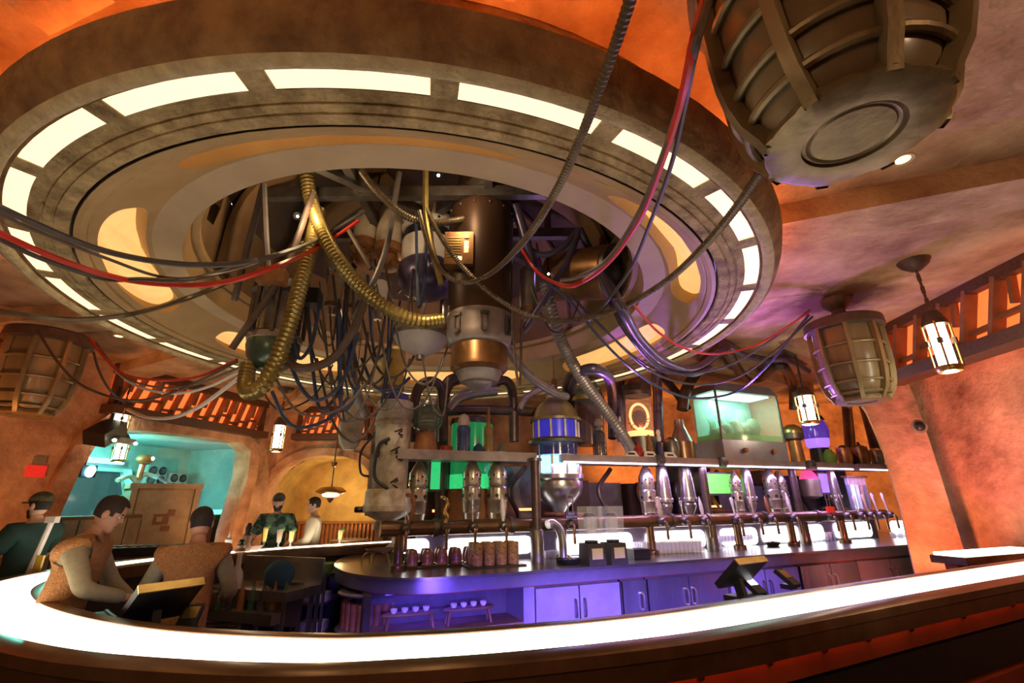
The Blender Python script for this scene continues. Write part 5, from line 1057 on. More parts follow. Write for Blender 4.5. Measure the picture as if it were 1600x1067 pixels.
# ------------------------------------------------------------------ things on the counter
VC = lambda v: (lambda px, py: PV(px, py, v))
def place(px, py, z=.956): return PZ(px, py, z)
tray = thing('bar_mat', 'black rubber bar mat under the brown mugs', 'mat', place(688, 884), IA + .0); MB().box((0, 0, .008), (1.05, .34, .016)).build('mat', 'rubber', tray); MB().box((0, 0, .017), (1.0, .30, .004)).build('ribbing', 'black', tray)
tray2 = thing('bar_mat', 'black rubber bar mat under the straight tumblers', 'mat', place(772, 884), IA); MB().box((0, 0, .008), (.72, .34, .016)).build('mat', 'rubber', tray2); MB().box((0, 0, .017), (.68, .30, .004)).build('ribbing', 'black', tray2)
mm1 = mm2 = None
for row in range(2):
    for k in range(5):
        p = Vector(tray.location) + IU * (-.36 + .18 * k) + IV * (-.07 + .14 * row) + Vector((0, 0, .019))
        if mm1 is None:
            b = MB(); b.lathe([(.001, 0), (.072, 0), (.075, .012), (.066, .02), (.064, .05), (.07, .055), (.068, .09), (.07, .095), (.062, .135), (.06, .15), (.05, .172), (.044, .18), (.04, .172), (.001, .165)], 16); o = b.build('beehive_mug', 'mugbrown', origin=(0, 0, 0)); mm1 = o.data
        else: o = bpy.data.objects.new('beehive_mug', mm1); COL.objects.link(o)
        o.location = p; tag(o, 'brown beehive mug upside down in the %s row on the mat' % ('front' if row == 0 else 'back'), 'mug', 'brown beehive mugs')
    for k in range(4):
        p = Vector(tray2.location) + IU * (-.24 + .155 * k) + IV * (-.07 + .14 * row) + Vector((0, 0, .019))
        if mm2 is None:
            b = MB(); b.lathe([(.001, 0), (.062, 0), (.067, .01), (.067, .245), (.062, .25), (.056, .245), (.052, .03), (.001, .02)], 16); o = b.build('straight_tumbler', 'tumbler', origin=(0, 0, 0)); mm2 = o.data
        else: o = bpy.data.objects.new('straight_tumbler', mm2); COL.objects.link(o)
        o.location = p; tag(o, 'brown speckled straight tumbler in the %s row on the mat' % ('front' if row == 0 else 'back'), 'tumbler', 'speckled straight tumblers')
# blenders
for px, lab in ((926, 'countertop blender next to the curved steel tap'), (960, 'countertop blender next to the black caddy')):
    o = place(px, 882 - (px - 926) * .06); t = thing('blender', lab, 'blender', o, IA, 'blenders'); s = mpp(o)
    bs_ = MB().box((0, 0, .12), (.24, .26, .24), None, .92).build('base', 'cabinetdark', t); MB().box((0, -.128, .13), (.15, .012, .12)).build('label_plate', 'paper', bs_)
    MB().lathe([(.001, .24), (.08, .24), (.085, .27), (.001, .27)], 16).build('coupling', 'black', t)
    MB().box((0, 0, .47), (.21, .22, .40), None, 1.06).build('hood', 'glass', t)
    MB().lathe([(.001, .28), (.06, .28), (.085, .42), (.088, .55), (.08, .55), (.055, .30), (.001, .30)], 16).build('jug', 'glass', t)
    MB().lathe([(.001, .55), (.085, .55), (.06, .59), (.001, .60)], 16).build('lid', 'black', t)
o = place(997, 873); t = thing('glass_caddy', 'small black caddy of short glasses beside the blenders', 'caddy', o, IA); MB().box((0, 0, .06), (.26, .2, .12)).build('box', 'black', t); MB().box((0, 0, .122), (.24, .18, .008)).build('rim', 'steeldark', t)
for px, py, lab in ((892, 881, 'dark oval dish before the curved steel tap'), (643, 886, 'small black dish with a white napkin ball at the counter end'), (1208, 853, 'dark oval dish among the clear glasses')):
    o = place(px, py); t = thing('oval_dish', lab, 'dish', o, IA + .2); MB().lathe([(.001, 0), (.7, 0), (1, .05), (1.03, .06), (.9, .052), (.6, .015), (.001, .012)], 20, Matrix.Diagonal((.17, .10, 1, 1))).build('bowl', 'black', t)
    MB().ell((.0, 0, .05), (.05, .04, .03), 10, 6).build('napkin' if px == 643 else 'contents', 'plasticwhite' if px == 643 else 'steeldark', t)
t = thing('curved_tap', 'thick curved steel beer font with black collar by the blenders', 'tap', place(880, 880), IA); b = MB(); b.tube([(.0, 0, 0), (.0, 0, .25), (-.04, 0, .40), (-.14, -.02, .47), (-.22, -.04, .46)], .055, 12, 5); b.build('arm', 'steel', t); MB().lathe([(.001, 0), (.1, 0), (.1, .05), (.06, .07), (.001, .07)], 16).build('collar', 'black', t)
# clear glasses
gm = {}
def glassware(px, py, kind, lab, grp, back=0.0):
    if kind not in gm:
        b = MB()
        if kind == 'pint': pf = [(.001, 0), (.032, 0), (.035, .01), (.046, .15), (.042, .15), (.032, .012), (.001, .010)]
        elif kind == 'short': pf = [(.001, 0), (.04, 0), (.043, .01), (.047, .09), (.043, .09), (.038, .014), (.001, .012)]
        else: pf = [(.001, 0), (.036, 0), (.034, .006), (.006, .012), (.006, .07), (.03, .09), (.045, .13), (.04, .18), (.036, .18), (.040, .13), (.001, .085)]
        b.lathe(pf, 12); o = b.build('drinking_glass', 'glassware', origin=(0, 0, 0)); gm[kind] = o.data
    else: o = bpy.data.objects.new('drinking_glass', gm[kind]); COL.objects.link(o)
    p = place(px, py) + IV * back; o.location = p; tag(o, lab, 'glass', grp)
for x0, x1, y0, y1, n_, rows, kind, lab in ((1008, 1104, 866, 862, 15, 3, 'pint', 'clear tall glass in the row between blenders and violet post'), (1122, 1184, 857, 853, 12, 3, 'stem', 'clear stemmed glass in the row beside the violet post'), (1194, 1250, 850, 847, 11, 3, 'pint', 'clear tall glass behind the dark oval dish'), (1266, 1340, 847, 841, 14, 3, 'pint', 'clear tall glass in the stacked rows right of the second violet post'), (978, 1000, 862, 860, 4, 2, 'short', 'clear short glass behind the black caddy'), (850, 876, 872, 871, 5, 3, 'short', 'clear short glass between the brown post and the curved tap')):
    for r_ in range(rows):
        for k in range(n_):
            glassware(x0 + (x1 - x0) * (k + .5 * (r_ % 2)) / n_, y0 + (y1 - y0) * k / n_, kind, lab, 'clear glasses on the island', r_ * .105)
for k in range(14): glassware(1396 + 3.8 * k, 839 - (k % 3) * 2, 'short', 'clear short glass at the island end by the pillar', 'clear glasses on the island')
# wooden bowl stand with flower at the island end
o = place(592, 877); t = thing('garnish_stand', 'spider legged wooden garnish stand on the island end', 'stand', o, .3)
MB().lathe([(.001, .12), (.16, .12), (.19, .15), (.18, .16), (.14, .135), (.001, .13)], 20).build('dish', 'boothwood', t)
for k in range(6): a = pi / 3 * k; b = MB(); b.tube([(.22 * cos(a), .22 * sin(a), 0), (.2 * cos(a), .2 * sin(a), .08), (.1 * cos(a), .1 * sin(a), .13)], .014, 6, 3); b.build('leg', 'brass', t)
o = place(612, 872); t = thing('white_flower', 'ruffled white flower beside the garnish stand', 'flower', o, 0)
for k in range(14): a = 2.4 * k; r = .03 + .006 * k; b = MB(); b.ell((r * cos(a), r * sin(a), .16 - .006 * k), (.05, .02, .035), 8, 5, rotm((0, 0, 0), 0)); b.build('petal', 'petal', t)
b = MB(); b.tube([(0, 0, 0), (0, 0, .14)], .012, 6, 1); b.build('stem', 'leaf', t)

# violet light strips under the shelf shine down on the taps
for u0, u1 in ((.6, 2.9), (3.2, 5.4), (5.6, 7.6)):
    lamp('AREA', UV((u0 + u1) / 2, .72, ZS - .125), 20, (.62, .40, 1.0), u1 - u0, UV((u0 + u1) / 2, .9, 0), sy=.05).rotation_euler[2] = IA
# ------------------------------------------------------------------ people
def skin_mesh(V, E, sub=2):
    """V: list of (co, (rx, ry)); first vertex is the root. Returns (verts, faces)"""
    me = bpy.data.meshes.new('tmp'); me.from_pydata([v[0] for v in V], E, []); o = bpy.data.objects.new('tmp', me); COL.objects.link(o)
    bpy.context.view_layer.objects.active = o
    o.modifiers.new('s', 'SKIN').use_smooth_shade = True
    sk = me.skin_vertices[0].data if me.skin_vertices else None
    if sk is None:
        import bmesh
        bm = bmesh.new(); bm.from_mesh(me); bm.verts.layers.skin.verify(); bm.to_mesh(me); bm.free(); sk = me.skin_vertices[0].data
    for i, v in enumerate(V): sk[i].radius = v[1]; sk[i].use_root = (i == 0)
    m2 = o.modifiers.new('u', 'SUBSURF'); m2.levels = sub; m2.render_levels = sub
    bpy.context.view_layer.update()
    ev = bpy.data.meshes.new_from_object(o.evaluated_get(bpy.context.evaluated_depsgraph_get()))
    vs = [tuple(v.co) for v in ev.vertices]; fs = [tuple(p.vertices) for p in ev.polygons]
    bpy.data.objects.remove(o); bpy.data.meshes.remove(ev); bpy.data.meshes.remove(me); return vs, fs
HL = [(0.00, .20, .62, -.30), (.03, .40, .78, -.10), (.09, .56, .84, .18), (.16, .66, .84, .42), (.23, .73, .86, .60), (.29, .77, .88, .72), (.35, .80, .88, .80), (.41, .83, .88, .86), (.47, .86, .86, .90), (.53, .89, .85, .94), (.59, .91, .88, .97), (.65, .92, .89, .98), (.72, .91, .87, .97), (.79, .87, .81, .93), (.86, .77, .70, .84), (.92, .62, .55, .68), (.97, .40, .34, .44), (1.0, .06, .05, .06)]
def head_grid(n=32, H=.245, W=.078, D=.10):
    rows = []
    for z, w_, f_, b_ in HL:
        row = []
        for i in range(n):
            a = 2 * pi * i / n; c, s_ = cos(a), sin(a)             # a = 0 is the face
            x = w_ * W * s_ * 1.0; y = (f_ if c > 0 else b_) * D * c if b_ > 0 or c > 0 else b_ * D * -c * 0 + .03 * c
            aa = min(a, 2 * pi - a)
            if aa < .25:                                            # nose, lips
                k = 1 - aa / .25
                if .36 < z < .58: y += .022 * k * (1 - abs(z - .40) / .2 if z > .40 else 1)
                if .20 < z < .27: y += .007 * k
            if .2 < aa < .62 and .46 < z < .56: y -= .010           # eye sockets
            if aa < .75 and .57 < z < .63: y += .004                # brow
            if aa > .8 and aa < 1.4 and .3 < z < .5: x *= 1.0
            row.append(Vector((x, y, z * H)))
        rows.append(row)
    return rows
def grid_faces(n, m, keep): return [(j * n + i, j * n + (i + 1) % n, (j + 1) * n + (i + 1) % n, (j + 1) * n + i) for j in range(m - 1) for i in range(n) if keep(j, i)]
def person(label, loc, rz, skin, arms, clothes, hair='hair', hat=None, beard=False, head_rot=(0, 0, 0), lean=(0, 0), sc=1.0, hair_low=.34, feet=True):
    t = thing('person', label, 'person', loc, rz); t.scale = (sc, sc, sc)
    lx, ly = lean; q = lambda p: Vector((p[0] + lx * max(0, p[2] - .9), p[1] + ly * max(0, p[2] - .9), p[2]))
    V = [(q((0, 0, .95)), (.155, .115)), (q((0, 0, 1.10)), (.14, .105)), (q((0, 0, 1.28)), (.165, .12)), (q((0, -.01, 1.43)), (.14, .085)), (q((0, 0, 1.50)), (.058, .058)), (q((0, .02, 1.60)), (.058, .058))]
    E = [(0, 1), (1, 2), (2, 3), (3, 4), (4, 5)]
    def chain(V, E, start, pts):
        p = start
        for co, r in pts: V.append((Vector(co), r)); E.append((p, len(V) - 1)); p = len(V) - 1
        return p
    A = []
    for sgn, arm in zip((-1, 1), arms):
        sh = q((.185 * sgn, -.01, 1.42)); el, wr, fd = [q(p) for p in arm[:2]] + [Vector(arm[2]).normalized()]
        A.append((sh, el, wr, fd, sgn))
    for sh, el, wr, fd, sgn in A:
        chain(V, E, 3, [(sh, (.068, .068)), (sh.lerp(el, .5), (.052, .052)), (el, (.044, .044)), (el.lerp(wr, .35), (.042, .042)), (wr, (.028, .03)), (wr + fd * .05, (.036, .026)), (wr + fd * .09, (.034, .02))])
    for s_ in (-1, 1): chain(V, E, 0, [((.095 * s_, 0, .86), (.09, .09)), ((.10 * s_, .02, .50), (.058, .058)), ((.10 * s_, -.01, .28), (.055, .055)), ((.10 * s_, -.03, .09), (.038, .038)), ((.11 * s_, .12, .035), (.04, .03))])
    b = MB(); vs, fs = skin_mesh(V, E); b.add(vs, fs)
    for sh, el, wr, fd, sgn in A:                                   # fingers
        x, y = frame_of(fd); palm = wr + fd * .085
        side = x if abs(x.z) < .9 else y
        upn = fd.cross(side).normalized()
        if upn.z > 0: upn = -upn
        for k in range(4):
            o = palm + side * (-.027 + .018 * k); L = (.062, .075, .07, .055)[k]
            b.tube([o - fd * .02, o + fd * L * .45, o + fd * L * .8 + upn * .02, o + fd * L * .95 + upn * .045], [.0095, .009, .0085, .007], 7, 3)
        o = wr + fd * .03; sd = side * (-sgn)
        b.tube([o + sd * .015, o + sd * .045 + fd * .02, o + sd * .055 + fd * .05 + upn * .012], [.012, .011, .009], 7, 3)
    hm = Matrix.Translation(q((0, .015, 1.538))) @ Matrix.Rotation(head_rot[2], 4, 'Z') @ Matrix.Rotation(head_rot[0], 4, 'X') @ Matrix.Rotation(head_rot[1], 4, 'Y')
    G = head_grid(); n = 32; m = len(HL); flat = [p for r in G for p in r]
    b.add(flat, grid_faces(n, m, lambda j, i: True) + [tuple(reversed(range(n)))], hm)
    for s_ in (-1, 1): b.ell((.078 * s_, -.008, .115), (.012, .022, .034), 10, 6, hm)
    body = b.build('body', skin, t)
    for s_ in (-1, 1):
        e = MB().ell((.031 * s_, .073, .125), (.013, .010, .009), 10, 6, hm).build('eye', 'eyewhite', t); MB().ell((.031 * s_, .0825, .125), (.006, .004, .006), 8, 5, hm).build('pupil', 'hair', e)
        MB().box((.031 * s_, .084, .146), (.036, .012, .007), hm).build('eyebrow', 'hair', t)
    MB().ell((0, .086, .058), (.024, .008, .007), 10, 5, hm).build('mouth', 'lips', t)
    cen = Vector((0, 0, .12))
    def shell(keep, off, nm, mt):
        fs = grid_faces(n, m, keep); ix = sorted({k for f_ in fs for k in f_}); mp_ = {k: a for a, k in enumerate(ix)}
        c = MB(); c.add([flat[k] + (flat[k] - cen).normalized() * off for k in ix], [tuple(mp_[k] for k in f_) for f_ in fs], hm); c.build(nm, mt, t)
    ang = lambda i: min((i + .5), n - (i + .5)) * 2 * pi / n
    if hair: shell(lambda j, i: HL[j][0] > (.78 if ang(i) < .75 else .56 if ang(i) < 1.25 else (hair_low + .12 if ang(i) < 1.8 else hair_low)), .012, 'hair', hair)
    if beard: shell(lambda j, i: HL[j][0] < (.17 if ang(i) < .35 else .30) and ang(i) < 1.3, .012, 'beard', 'hair')
    if hat:
        shell(lambda j, i: HL[j][0] > .62, .022, 'cap', hat)
        P = [(.085 * sin(a), .07 + .10 * cos(a)) for a in [(-pi / 2) + pi * k / 12 for k in range(13)]]
        MB().prism(P, .008, hm @ rotm((0, .0, .165), 0, -.12)).build('cap_brim', hat, t)
    for nm, mt, kind, ex in clothes:
        V2 = []; E2 = []
        if kind in ('shirt', 'vest', 'tee'):
            V2 = [(q((0, 0, .95)), (.155 + ex, .118 + ex)), (q((0, 0, 1.10)), (.142 + ex, .108 + ex)), (q((0, 0, 1.28)), (.168 + ex, .124 + ex)), (q((0, -.01, 1.42)), (.145 + ex, .09 + ex)), (q((0, -.005, 1.475)), (.068 + ex, .066 + ex))]; E2 = [(0, 1), (1, 2), (2, 3), (3, 4)]
            V2.insert(0, (q((0, 0, .80)), (.15 + ex, .115 + ex))); E2 = [(i, i + 1) for i in range(5)]
            for sh, el, wr, fd, sgn in A:
                if kind == 'vest': pts = [(sh + Vector((0, 0, .0)), (.078 + ex, .078 + ex)), (sh.lerp(el, .10), (.07 + ex, .07 + ex))]
                elif kind == 'tee': pts = [(sh, (.07 + ex, .07 + ex)), (sh.lerp(el, .45), (.062 + ex, .062 + ex)), (sh.lerp(el, .8), (.062 + ex, .062 + ex))]
                else: pts = [(sh, (.07 + ex, .07 + ex)), (sh.lerp(el, .5), (.056 + ex, .056 + ex)), (el, (.05 + ex, .05 + ex)), (el.lerp(wr, .4), (.046 + ex, .046 + ex)), (el.lerp(wr, .95), (.034 + ex, .036 + ex))]
                chain(V2, E2, 4, pts)
        else:
            lo = .52 if kind == 'shorts' else .1
            V2 = [(Vector((0, 0, .97)), (.158 + ex, .118 + ex)), (Vector((0, 0, .90)), (.15 + ex, .115 + ex))]; E2 = [(0, 1)]
            for s_ in (-1, 1): chain(V2, E2, 1, [((.097 * s_, 0, .82), (.095 + ex, .095 + ex)), ((.10 * s_, .02, .52), (.066 + ex, .066 + ex))] + ([((.10 * s_, -.01, .28), (.062 + ex, .062 + ex)), ((.10 * s_, -.03, .09), (.055 + ex, .055 + ex))] if lo < .3 else []))
        vs, fs = skin_mesh(V2, E2); c = MB(); c.add(vs, fs); c.build(nm, mt, t)
    for s_ in (-1, 1): MB().ell((.11 * s_, .07, .05), (.055, .14, .05), 12, 7).build('shoe', 'black', t)
    return t
def head_at(px, py, y, rz, lean, top=1.675):   # foot point and scale that bring the head's middle to a pixel at distance y
    q = PY(px, py, y); s = q.z / top; v = Matrix.Rotation(rz, 3, 'Z') @ Vector((lean[0] * .7 * s, (lean[1] * .7 + .015) * s, 0)); return (q.x - v.x, q.y - v.y, 0), s
def face(dx, dy): return atan2(-dx, dy)          # rotation that turns local +Y to the direction
def ground(px, py, y): q = PY(px, py, y); return (q.x, q.y, 0)
rz_ = face(.92, .38); g, sc_ = head_at(163, 797, 3.62, rz_, (0, .16))
person('bartender in brown quilted vest and tan sleeves looking down beside the till', g, rz_, 'skin',
       [((-.30, .16, 1.14), (-.16, .38, 1.02), (.6, 1, -.1)), ((.27, .17, 1.17), (.10, .40, 1.08), (-.5, 1, -.1))],
       [('shirt', 'sleeve', 'shirt', .010), ('vest', 'vest', 'vest', .035), ('vest_trim', 'trim_cloth', 'vest', .030), ('trousers', 'trousersbrown', 'trousers', .006)], head_rot=(-.42, 0, .12), lean=(0, .16), sc=sc_)
rz_ = face(-.35, .93); g, sc_ = head_at(316, 814, 3.75, rz_, (0, .05))
person('bartender in brown vest seen from behind with dark short hair', g, rz_, 'skin',
       [((-.32, .12, 1.16), (-.42, .40, 1.08), (-.3, 1, 0)), ((.29, .08, 1.15), (.20, .36, 1.05), (-.2, 1, 0))],
       [('shirt', 'sleeve', 'shirt', .010), ('vest', 'vest', 'vest', .035), ('vest_trim', 'trim_cloth', 'vest', .030), ('trousers', 'trousersbrown', 'trousers', .006)], head_rot=(-.25, 0, .35), lean=(0, .05), sc=sc_)
g = ground(435, 790, 7.75)
person('guest in dark leaf print short sleeve shirt and grey cap', g, face(.25, -.97), 'skinpale',
       [((-.29, .05, 1.15), (-.24, .22, 1.08), (.2, 1, -.4)), ((.30, .03, 1.14), (.30, .14, 1.04), (0, .8, -.6))],
       [('shirt', 'shirtprint', 'tee', .032), ('trousers', 'trousers', 'trousers', .006)], hair=None, hat='capgrey', beard=True, head_rot=(-.1, 0, .1), sc=1.03)
g = ground(492, 800, 7.95)
person('guest in cream long sleeve shirt seen in profile', g, face(-.95, -.3), 'skinpale',
       [((-.28, .04, 1.14), (-.12, .24, 1.05), (.5, 1, -.2)), ((.28, .04, 1.14), (.14, .24, 1.05), (-.5, 1, -.2))],
       [('shirt', 'shirtcream', 'shirt', .022), ('trousers', 'trousersbrown', 'trousers', .006)], head_rot=(-.1, 0, .15), sc=1.0)
g = ground(60, 803, 5.15)
person('bearded cameraman in dark green shirt and patterned cap holding a camera', g, face(-.93, .1), 'skinpale',
       [((-.28, .10, 1.16), (-.10, .34, 1.14), (.2, 1, .2)), ((.28, .12, 1.14), (.12, .36, 1.12), (-.2, 1, .2))],
       [('shirt', 'shirtgreen', 'tee', .034), ('shorts', 'trousers', 'shorts', .012)], hat='capgreen', beard=True, head_rot=(.0, 0, .1), sc=1.02)
# his camera, grip and the light stand beside him
c0 = Vector(g) + Vector((-.46, .05, 1.16)); t = thing('video_camera', 'black video camera held by the cameraman', 'camera', c0, face(-.93, .1))
MB().box((0, 0, .06), (.13, .18, .12)).build('body', 'black', t); MB().lathe([(.001, 0), (.045, 0), (.05, .14), (.04, .15), (.001, .14)], 16, axis_m((0, .09, .06), (0, 1, 0))).build('lens', 'rubber', t); MB().tube([(0, -.06, .12), (0, -.05, .17), (0, .05, .17), (0, .07, .12)], .012, 6, 4).build('top_handle', 'black', t)
q0 = PY(82, 812, 5.0); q1 = PY(40, 905, 5.0)
t = thing('stabiliser_pole', 'white slanting camera stabiliser pole with yellow tag', 'pole', q1); b = MB(); b.tube([(0, 0, 0), q0 - q1], .025, 8, 1); b.build('pole', 'plasticwhite', t)
MB().box((q0 - q1) * .25 + Vector((.08, -.02, 0)), (.07, .02, .16), None).build('tag', 'yellowpaint', t); MB().box((q0 - q1), (.10, .06, .06)).build('clamp', 'whitepaint', t)
# ------------------------------------------------------------------ tills
def till(label, px, py, z, rz, w=.40):
    o = PZ(px, py, z); t = thing('till_screen', label, 'till', (o.x, o.y, z), rz)
    MB().box((0, 0, .02), (.26, .22, .04)).build('base', 'black', t); MB().bar((0, .02, .03), (0, .06, .20), .07, .05).build('neck', 'black', t)
    m_ = rotm((0, 0, .21), 0, radians(48)); sc_ = MB().box((0, 0, 0), (w, .05, .30), m_).build('screen_housing', 'black', t); MB().box((0, .028, 0), (w - .04, .004, .26), m_).build('display', 'screen', sc_)
    MB().box((0, 0, .152), (w + .005, .055, .012), m_).build('top_edge', 'brass', sc_)
    return t
# staff ledge inside the bar that carries the tills
sl = thing('staff_ledge', 'dark staff ledge inside the bar below its bronze edge', 'ledge', (0, 2.5, 0))
b = MB(); L = []
for p_, n_ in list(zip(BP, BN))[3:76]: L.append([p_ + n_ * o_ + Vector((0, 0, z_)) - Vector(sl.location) for o_, z_ in ((-.46, .86), (-.10, .86), (-.10, .90), (-.46, .90))])
b.loft(L); b.build('board', 'cabinetdark', sl)
b = MB(); L = []
for p_, n_ in list(zip(BP, BN))[3:76]: L.append([p_ + n_ * o_ + Vector((0, 0, z_)) - Vector(sl.location) for o_, z_ in ((-.48, .85), (-.46, .85), (-.46, .91), (-.48, .91))])
b.loft(L); b.build('front_edge', 'steeldark', sl)
till('black tilted till screen between the two bartenders', 238, 1000, .905, 1.0, .36)
till('black tilted till screen before the violet cabinets', 1165, 938, .905, IA + .15, .40)
for px, py, lab, rz in ((205, 975, 'small card reader with lit screen left of its till', .6), (1178, 928, 'small card reader with lit screen by the violet cabinets', .4), (1232, 915, 'leather bill folder stand beside the right till', .5), (292, 985, 'black bill holder beside the left till', .3)):
    o = PZ(px, py, .93); t = thing('card_reader', lab, 'card reader', (o.x, o.y, .905), rz); m_ = rotm((0, 0, .09), 0, radians(35))
    MB().box((0, 0, .02), (.10, .10, .04)).build('foot', 'black', t); bd = MB().box((0, 0, 0), (.11, .20, .04), m_).build('body', 'black', t)
    MB().box((0, .03, .022), (.085, .09, .003), m_).build('display', 'screen' if 'reader' in lab else 'brass', bd)
# ------------------------------------------------------------------ seating niche beyond the second arch
b = MB(); b.loft([[bwp(s, z, off) for s, z in arch(sB0 - .02, sB1 + .6, archB[8][1] + .05, 1.3)] for off in (.35, 1.7)], False); struct(b.build('trim_23', 'nichepaint', smooth=40))
xm = (sB0 + sB1) / 2 + .3; Wb = sB1 - sB0 + .5
struct(MB().box((xm, 14.35, 1.5), (Wb + .6, .1, 3.4)).build('wall_niche', 'nichepaint'))
bench = thing('booth_bench', 'dark slatted booth bench along the niche wall', 'bench', (xm, 14.05, 0), 0)
MB().box((0, -.25, .22), (Wb, .5, .44)).build('seat', 'boothwood', bench); MB().box((0, .16, .75), (Wb, .06, .75)).build('back_board', 'boothwood', bench); MB().box((0, .13, 1.15), (Wb, .14, .06)).build('top_rail', 'rust', bench)
for k in range(30): MB().box((-Wb / 2 + Wb * (k + .5) / 30, .10, .78), (Wb / 30 * .5, .06, .66)).build('back_slat', 'copperjar', bench)
tb = thing('booth_table', 'round pale booth table in the niche', 'table', (xm + .3, 13.3, 0)); MB().lathe([(.001, .72), (.5, .72), (.52, .74), (.5, .76), (.001, .76)], 24).build('top', 'steel', tb); MB().lathe([(.25, 0), (.25, .03), (.05, .05), (.05, .72), (.001, .72)], 16).build('pedestal', 'black', tb)
t = thing('niche_pendant', 'saucer shaped bronze pendant with white bowl hanging in the niche', 'pendant lamp', PY(516, 779, 12.2)); R = 22 * mpp(t.location); up_ = PY(520, 722, 12.2).z - t.location.z
MB().lathe([(.001, .10 * R), (1.0 * R, .42 * R), (1.05 * R, .5 * R), (.75 * R, .75 * R), (.5 * R, .8 * R), (.001, .85 * R)], 28).build('saucer', 'brass', t); MB().lathe([(.001, .12 * R), (.5 * R, .15 * R), (.62 * R, .32 * R), (.001, .4 * R)], 24).build('bowl', 'lampglow', t); MB().lathe([(.001, -.3 * R), (.12 * R, -.2 * R), (.3 * R, .08 * R), (.001, .2 * R)], 20).build('finial', 'bronze', t)
MB().tube([(0, 0, .8 * R), (0, 0, CZ - t.location.z)], .02, 8, 1).build('rod', 'bronze', t); MB().lathe([(.001, up_), (.22 * R, up_), (.16 * R, up_ - .1), (.001, up_ - .14)], 16).build('canopy', 'bronze', t)
def wbox(s, z, off, sz): return MB().box((0, 0, 0), sz, Matrix.Translation(wp(s, z, off)) @ Matrix.Rotation(atan2(WD.y, WD.x), 4, 'Z'))
# ------------------------------------------------------------------ music booth beyond the first arch
sm = (sA0 + sA1) / 2; WW = sA1 - sA0; AZ = atan2(WD.y, WD.x)
struct(wbox(sm, 1.6, 2.75, (WW + 2.4, .1, 3.3)).build('wall_booth', 'djwhite'))
struct(wbox(sm, 3.15, 1.6, (WW + 2.4, 2.4, .1)).build('trim_24', 'djwhite'))
for q in (-1, 1): struct(wbox(sm + q * (WW / 2 + 1.0), 1.6, 1.6, (.1, 2.4, 3.3)).build('trim_%d' % (26 + q), 'djwhite'))
bw = thing('booth_window', 'tapered teal lit window frame in the music booth wall', 'window', wp(sm, 1.35, 2.6), AZ)
P0 = [(-WW * .42, 0), (WW * .42, 0), (WW * .30, 1.15), (-WW * .30, 1.15)]; P1 = [(x * .86, .08 + z * .86) for x, z in P0]
b = MB(); b.loft([[(x, 0, z) for x, z in P0], [(x, -.12, z) for x, z in P0], [(x, -.12, z) for x, z in P1], [(x, 0, z) for x, z in P1]]); b.build('frame', 'djframe', bw)
b = MB(); b.add([(x, -.01, z) for x, z in P1], [(0, 1, 2, 3)]); b.build('pane', 'glassdark', bw)
MB().box((0, -.06, 1.30), (WW * .5, .1, .12)).build('top_light', 'skyglow', bw)
for q in (-1, 1): MB().bar((q * WW * .40, -.16, .05), (q * WW * .285, -.16, 1.12), .05, .06).build('side_light', 'tealglow2', bw)
for s_, z, lab in ((sm + WW * .36, 1.9, 'six cone speaker box right of the teal window'), (sm + WW * .52, 1.75, 'six cone speaker box by the arch leg'), (sm - WW * .42, 2.0, 'six cone speaker box at the teal window left')):
    t = thing('speaker_box', lab, 'speaker', wp(s_, z, 2.05), AZ, 'booth speakers'); MB().box((0, 0, .34), (.5, .3, .68)).build('box', 'speakerbox', t)
    for i in range(2):
        for j in range(3):
            m_ = axis_m((-.12 + .24 * i, -.15, .12 + .22 * j), (0, -1, 0)); MB().lathe([(.001, -.02), (.06, -.01), (.085, .015), (.10, .01), (.10, .0)], 16, m_).build('cone', 'black', t)
    MB().box((0, .3, .4), (.08, .3, .08)).build('wall_bracket', 'steeldark', t)
# tall stone block and wooden cabinet behind the bartenders, mixing desk
o = PW(235, 850, .6); t = thing('stone_cabinet', 'tall grey stone faced cabinet with worn carved emblem', 'cabinet', (o.x, o.y, 0), AZ - .5); Wc = 1.2
zt = PW(235, 762, .6).z
MB().box((0, 0, zt / 2), (Wc, .8, zt)).build('body', 'stonegrey', t); MB().box((0, 0, zt + .03), (Wc * 1.06, .88, .1)).build('top_slab', 'stonegrey', t)
for x in (-Wc * .46, Wc * .46): MB().box((x, -.42, zt / 2), (.10, .06, zt * .98)).build('edge_rib', 'stonegrey', t)
em = MB().box((0, -.405, zt - .62), (.26, .02, .2)).box((.16, -.405, zt - .5), (.12, .02, .12)).box((.1, -.405, zt - .80), (.16, .02, .1)).build('emblem', 'boothwood', t); MB().box((-.03, -.418, zt - .62), (.10, .012, .10)).build('emblem_core', 'stonegrey', em)
o = PW(328, 855, .95); t = thing('wooden_cabinet', 'brown wooden cabinet with teal lit top beside the arch leg', 'cabinet', (o.x, o.y, 0), AZ); MB().box((0, 0, .72), (1.1, .5, 1.44)).build('body', 'boothwood', t); MB().box((0, -.26, .72), (.95, .02, 1.2)).build('door', 'darkwood', t); MB().box((0, 0, 1.5), (1.0, .4, .1)).build('lit_top', 'tealglow2', t)
o = PW(120, 850, .7); t = thing('wooden_cabinet', 'low grey planked cabinet behind the cameraman', 'cabinet', (o.x, o.y, 0), AZ); MB().box((0, 0, .75), (1.7, .6, 1.5)).build('body', 'boothwood', t)
for k in range(6): MB().box((-.7 + .28 * k, -.31, .74), (.25, .03, 1.4)).build('plank', 'stonegrey', t)
o = PW(215, 752, 1.3); t = thing('robot_arm', 'articulated puppet arm of copper and teal tubes in the music booth', 'machine', (o.x, o.y, o.z - .35), AZ)
MB().lathe([(.001, 0), (.3, 0), (.3, .05), (.1, .08), (.08, .3), (.001, .3)], 16).build('base', 'rust', t)
